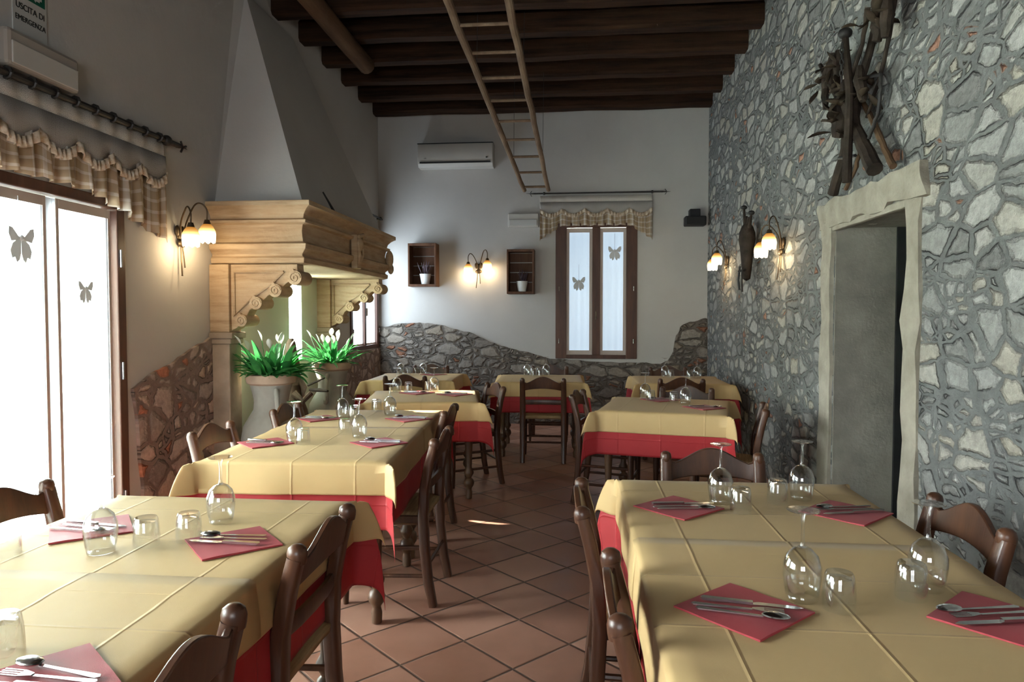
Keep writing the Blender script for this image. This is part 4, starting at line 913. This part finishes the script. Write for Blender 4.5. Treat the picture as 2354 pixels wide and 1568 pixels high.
def cloth(name, label, cat, loc, rz, drops, zt, off, mat, seed, group):
    # drops: overhang on (-x, +x, -y, +y); a negative number lies flat on the next table instead
    hx = hy = .425
    ext = [hx, hx, hy, hy]; dr = list(drops)
    for i in range(4):
        if dr[i] < 0: ext[i] += -dr[i]; dr[i] = 0.0
    def samples(lo, hi, dlo, dhi):
        q = 18
        a = [lo - dlo * (1 - k / q) for k in range(q)] if dlo else []
        b = [lo + (hi - lo) * k / 16 for k in range(17)]
        c = [hi + dhi * (k + 1) / q for k in range(q)] if dhi else []
        return a + b + c
    us = samples(-ext[0], ext[1], dr[0], dr[1]); vs = samples(-ext[2], ext[3], dr[2], dr[3])
    lift = lambda v: (0.004 if (drops[3] < 0 and v > hy - .02) or (drops[2] < 0 and v < -hy + .02) else 0)
    def f(u, v):
        su, sv = (1 if u > 0 else -1), (1 if v > 0 else -1)
        eu, ev = (ext[1] if u > 0 else ext[0]), (ext[3] if v > 0 else ext[2])
        du, dv = max(abs(u) - eu, 0), max(abs(v) - ev, 0)
        wob = lambda s, d: (.004 + .010 * noise.noise((s * 4.5 + seed, seed * 1.7, d * .5))) * min(1, d / .10)
        z0 = zt + lift(v)
        if du <= 1e-9 and dv <= 1e-9:
            return (u, v, z0 + .0008 * noise.noise((u * 6, v * 6, seed)))
        if dv <= 1e-9: return (su * (eu + off + .03 * du + wob(v, du)), v, z0 - du)
        if du <= 1e-9: return (u, sv * (ev + off + .03 * dv + wob(u, dv)), z0 - dv)
        r = math.hypot(du, dv); th = math.atan2(dv, du); s = sin(2 * th) ** 1.3
        fa = .115 + .02 * sin(seed * 3 + su * 2 + sv); o = fa * (1 - math.exp(-r / fa)) * s; o += (.010 * s * min(1, r / .05) if max(drops) < .2 else 0); o = min(o, r * .97)
        ex = off + .03 * r * cos(th) + wob(v, du) * (1 - s); ey = off + .03 * r * sin(th) + wob(u, dv) * (1 - s)
        tw = .12 * sin(seed * 5 + su + 2 * sv) * s * min(r, .22) + (.011 * cos(2 * th) * min(1, r / .04) * (s > 0) if max(drops) < .2 else 0)
        return (su * (eu + ex + o * .707 + tw), sv * (ev + ey + o * .707 - tw), z0 - math.sqrt(max(r * r - o * o, 0)))
    o = MB().grid(us, vs, f).obj(name, mat, None, smooth=60, solid=.0016)
    o.location = loc; o.rotation_euler = (0, 0, rz); tag(o, label, cat, group); return o
def table(cx, cy, deg, where, yd, rd, seed, own=None):
    global TABLE
    loc = (cx, cy, 0); rz = R(deg); lab = 'square dark wood table with turned legs, ' + where
    if TABLE is None:
        TABLE = make_table(); TABLE.location = loc; TABLE.rotation_euler = (0, 0, rz); TABLE['label'] = lab; TABLE['group'] = 'square dining tables'
    else: dup(TABLE, loc, rz, lab, 'square dining tables')
    cloth('red_undercloth', 'red undercloth showing below the yellow one, ' + where, 'tablecloth', loc, rz, rd, TZ + .003, .004, 'red', seed, 'red undercloths')
    cloth('yellow_tablecloth', 'yellow tablecloth, ' + where, 'tablecloth', loc, rz, yd, TZ + .0065, .014, 'yellow', seed, 'yellow tablecloths')
y, r = .145, .30
J = 0.012   # flat lap on the neighbouring table for the hidden joint
table(-1.235, 1.955, 0, 'left front, far half of the pair', (y, y, -.004, y), (r, r, -.004, r), 1)
table(-1.235, 1.095, 0, 'left front, half nearest the camera', (y, y, y, -.12), (r, r, r, -.004), 4)
table(-1.355, 4.30, 3.2, 'long middle pair, half beside the near urn', (y, y, -.004, y), (r, r, -.004, r), 7)
table(-1.305, 3.44, 3.2, 'long middle pair, half beside the left stone patch', (y, y, y, -.10), (r, r, r, -.004), 10)
table(-1.26, 5.60, 10, 'small table behind the long middle pair', (y, y + .01, y, y), (r, r, r, r), 13)
table(-1.73, 7.37, 2, 'back left corner', (y, y, y, y), (r, r, r, r), 16)
table(-.395, 7.31, 2, 'back centre below the window', (y, y, y, y), (r, r, r, r), 19)
table(1.03, 7.28, 0, 'back right corner', (y, y, y, y), (r, r, r, r), 22)
table(.65, 5.19, -12, 'right middle, before the stone doorway', (y, y, y, y), (r, r, r, r), 25)
table(.605, 2.375, 0, 'right front, far half of the pair', (y, y, -.004, y), (r, r, -.004, r), 28)
table(.605, 1.515, 0, 'right front, half nearest the camera', (y, y, y, -.12), (r, r, r, -.004), 31)

# ------------------------------------------------------------------ place settings
TT = TZ + .0085
def make_wine():
    t = thing('wine_glass', '', 'glass')     # standing upside down: rim on the cloth, foot on top
    w = .0012
    O = [(.034, 0), (.039, .025), (.043, .055), (.042, .080), (.034, .103), (.020, .117), (.007, .124)]
    I = [(a - w, b - (.0 if i < 3 else w)) for i, (a, b) in enumerate(O)][::-1]
    MB().lathe(O + I[:0], 24, caps=False).obj('bowl', 'glass', t, smooth=60, solid=.0016)
    MB().lathe([(.007, .123), (.0045, .135), (.004, .165), (.0045, .190), (.008, .200)], 12, caps=False).obj('stem', 'glass', t, smooth=60)
    MB().lathe([(.008, .199), (.022, .203), (.036, .206), (.037, .208), (.020, .2085), (.0, .2085)], 24, caps=False).obj('foot', 'glass', t, smooth=60)
    return t
def make_tumbler():
    m = MB(); O = [(.036, 0), (.036, .03), (.034, .06), (.031, .078), (.028, .083), (.0, .084)]; I = [(.0, .072), (.026, .070), (.030, .06), (.033, .03), (.0345, .0)]
    m.lathe(O + I, 24, caps=False); me = m.mesh('tumbler', 'glass', 40); return me
def make_napkin():
    m = MB(); n = 10; h = .108; vs = [-h + 2 * h * k / n for k in range(n + 1)]
    m.grid(vs, vs, lambda u, v: (u, v, .004 + .0016 * noise.noise((u * 14, v * 14, 3)) + .004 * max(0, noise.noise((u * 9, v * 9, 8))) ))
    r = bmesh.ops.extrude_face_region(m.b, geom=m.b.faces[:]); 
    for e in r['geom']:
        if isinstance(e, bmesh.types.BMVert): e.co.z = .0002
    return m.mesh('napkin', 'napkin', 40)
def flat(poly, t=.002, zf=lambda u: 0):
    m = MB(); m.prism(poly, 0, t, lambda u, v, h: (u, v, h + zf(u))); return m
def handle_poly(x0, x1, w0, w1): return [(x0, -w0), ((x0 + x1) / 2, -(w0 + w1) * .42), (x1, -w1), (x1 + .006, 0), (x1, w1), ((x0 + x1) / 2, (w0 + w1) * .42), (x0, w0)]
def make_fork():
    m = flat(handle_poly(-.03, .095, .0035, .007), .0025); 
    m.prism([(-.045, -.009), (-.03, -.0045), (-.03, .0045), (-.045, .009), (-.055, .0115), (-.055, -.0115)], .0, .0022, lambda u, v, h: (u, v, h + .002))
    for k in range(4): m.box(-.096, -.054, -.0115 + k * .0065, -.0082 + k * .0065, .002 , .0042)
    return m.mesh('fork', 'steel', 30)
def make_spoon():
    m = flat(handle_poly(-.045, .092, .0035, .0075), .0025); m.ball((-.070, 0, .006), .018, (1.65, 1.0, .38)); return m.mesh('spoon', 'steel', 30)
def make_knife():
    m = flat([(-.115, -.002), (-.10, -.010), (-.02, -.011), (-.008, -.006), (-.008, .006), (-.10, .006)], .0014); m.prism(handle_poly(-.008, .10, .0065, .0085), 0, .006, lambda u, v, h: (u, v, h)); return m.mesh('knife', 'steel', 30)
ME = dict(tumbler=make_tumbler(), napkin=make_napkin(), fork=make_fork(), spoon=make_spoon(), knife=make_knife())
WINE = None
def put(kind, x, y_, z, rz, label, cat, group):
    o = bpy.data.objects.new(kind, ME[kind]); COL.objects.link(o); o.location = (x, y_, z); o.rotation_euler = (0, 0, rz); return tag(o, label, cat, group)
def wine(x, y_, label, z=TT):
    global WINE
    if WINE is None:
        WINE = make_wine(); WINE.location = (x, y_, z); WINE['label'] = label; WINE['group'] = 'upside-down wine glasses'; bpy.context.view_layer.update()
    else: dup(WINE, (x, y_, z), random.uniform(0, 6), label, 'upside-down wine glasses')
rs = random.Random(21)
SET = [  # where, napkin (x,y,deg), wine, tumbler, wall side?
    ('far left place, left front table', (-1.49, 1.99, 38), (-1.32, 1.80), (-1.225, 1.86), 1),
    ('far aisle place, left front table', (-.99, 1.905, 42), (-1.13, 2.10), (-1.13, 1.915), 0),
    ('near aisle place, left front table', (-.955, 1.13, 50), None, (-1.10, 1.22), 0),
    ('near left place, left front table', None, None, (-1.56, 1.75), 1),
    ('near left place, long middle table', (-1.60, 3.43, 46), (-1.475, 3.50), (-1.395, 3.42), 1),
    ('far left place, long middle table', (-1.64, 4.28, 46), (-1.515, 4.36), (-1.43, 4.33), 1),
    ('near aisle place, long middle table', (-1.02, 3.49, 48), (-1.175, 3.65), (-1.29, 3.75), 0),
    ('far aisle place, long middle table', (-1.07, 4.33, 48), (-1.235, 4.49), (-1.37, 4.64), 0),
    ('left place, small table behind long middle table', (-1.36, 5.80, 55), (-1.55, 5.86), (-1.46, 5.90), 1),
    ('right place, small table behind long middle table', (-1.02, 5.72, 55), (-1.24, 5.93), (-1.30, 5.98), 0),
    ('left place, back left corner table', None, (-1.98, 7.66), (-1.89, 7.62), 1),
    ('right place, back left corner table', (-1.60, 7.64, 47), (-1.73, 7.69), (-1.80, 7.62), 0),
    ('left place, back centre table', None, (-.555, 7.64), (-.48, 7.57), 1),
    ('right place, back centre table', None, (-.345, 7.63), (-.415, 7.60), 0),
    ('left place, right middle table', (.64, 5.50, 35), (.53, 5.54), (.56, 5.42), 1),
    ('right place, right middle table', (.90, 5.06, 33), (.80, 5.26), (.725, 5.33), 0),
    ('left place, back right corner table', None, (.93, 7.56), (.985, 7.49), 1),
    ('right place, back right corner table', None, (1.25, 7.44), (1.17, 7.42), 0),
    ('far aisle place, right front table', (.345, 2.40, 44), (.50, 2.48), (.545, 2.37), 0),
    ('far wall place, right front table', (.89, 2.39, 45), (.80, 2.56), (.70, 2.50), 1),
    ('near aisle place, right front table', (.37, 1.57, 44), (.52, 1.65), (.585, 1.60), 0),
    ('near wall place, right front table', (.91, 1.57, 45), (.84, 1.74), (.775, 1.68), 1)]
for where, nap, wn_, tb, side in SET:
    if nap:
        x, y_, dg = nap
        put('napkin', x, y_, TT, R(dg), 'folded red napkin, ' + where, 'napkin', 'red napkins')
        zz = TT + .0085; b = rs.uniform(-.25, .25) + (pi if (x < 0) == bool(side) else 0)
        ca, sa = cos(b), sin(b)
        for kind, off, dz in (('knife', -.022, 0), ('fork', .012, 0), ('spoon', .040, 0)):
            ox = rs.uniform(-.02, .02); px, py = x + ca * ox - sa * off, y_ + sa * ox + ca * off
            put(kind, px, py, zz + dz, b + rs.uniform(-.08, .08), 'steel %s lying on the red napkin, %s' % (kind, where), kind, 'cutlery on the napkins')
    if wn_: wine(*wn_, 'upside-down wine glass, ' + where)
    if tb: put('tumbler', tb[0], tb[1], TT, rs.uniform(0, 6), 'upside-down short tumbler, ' + where, 'tumbler', 'upside-down tumblers')
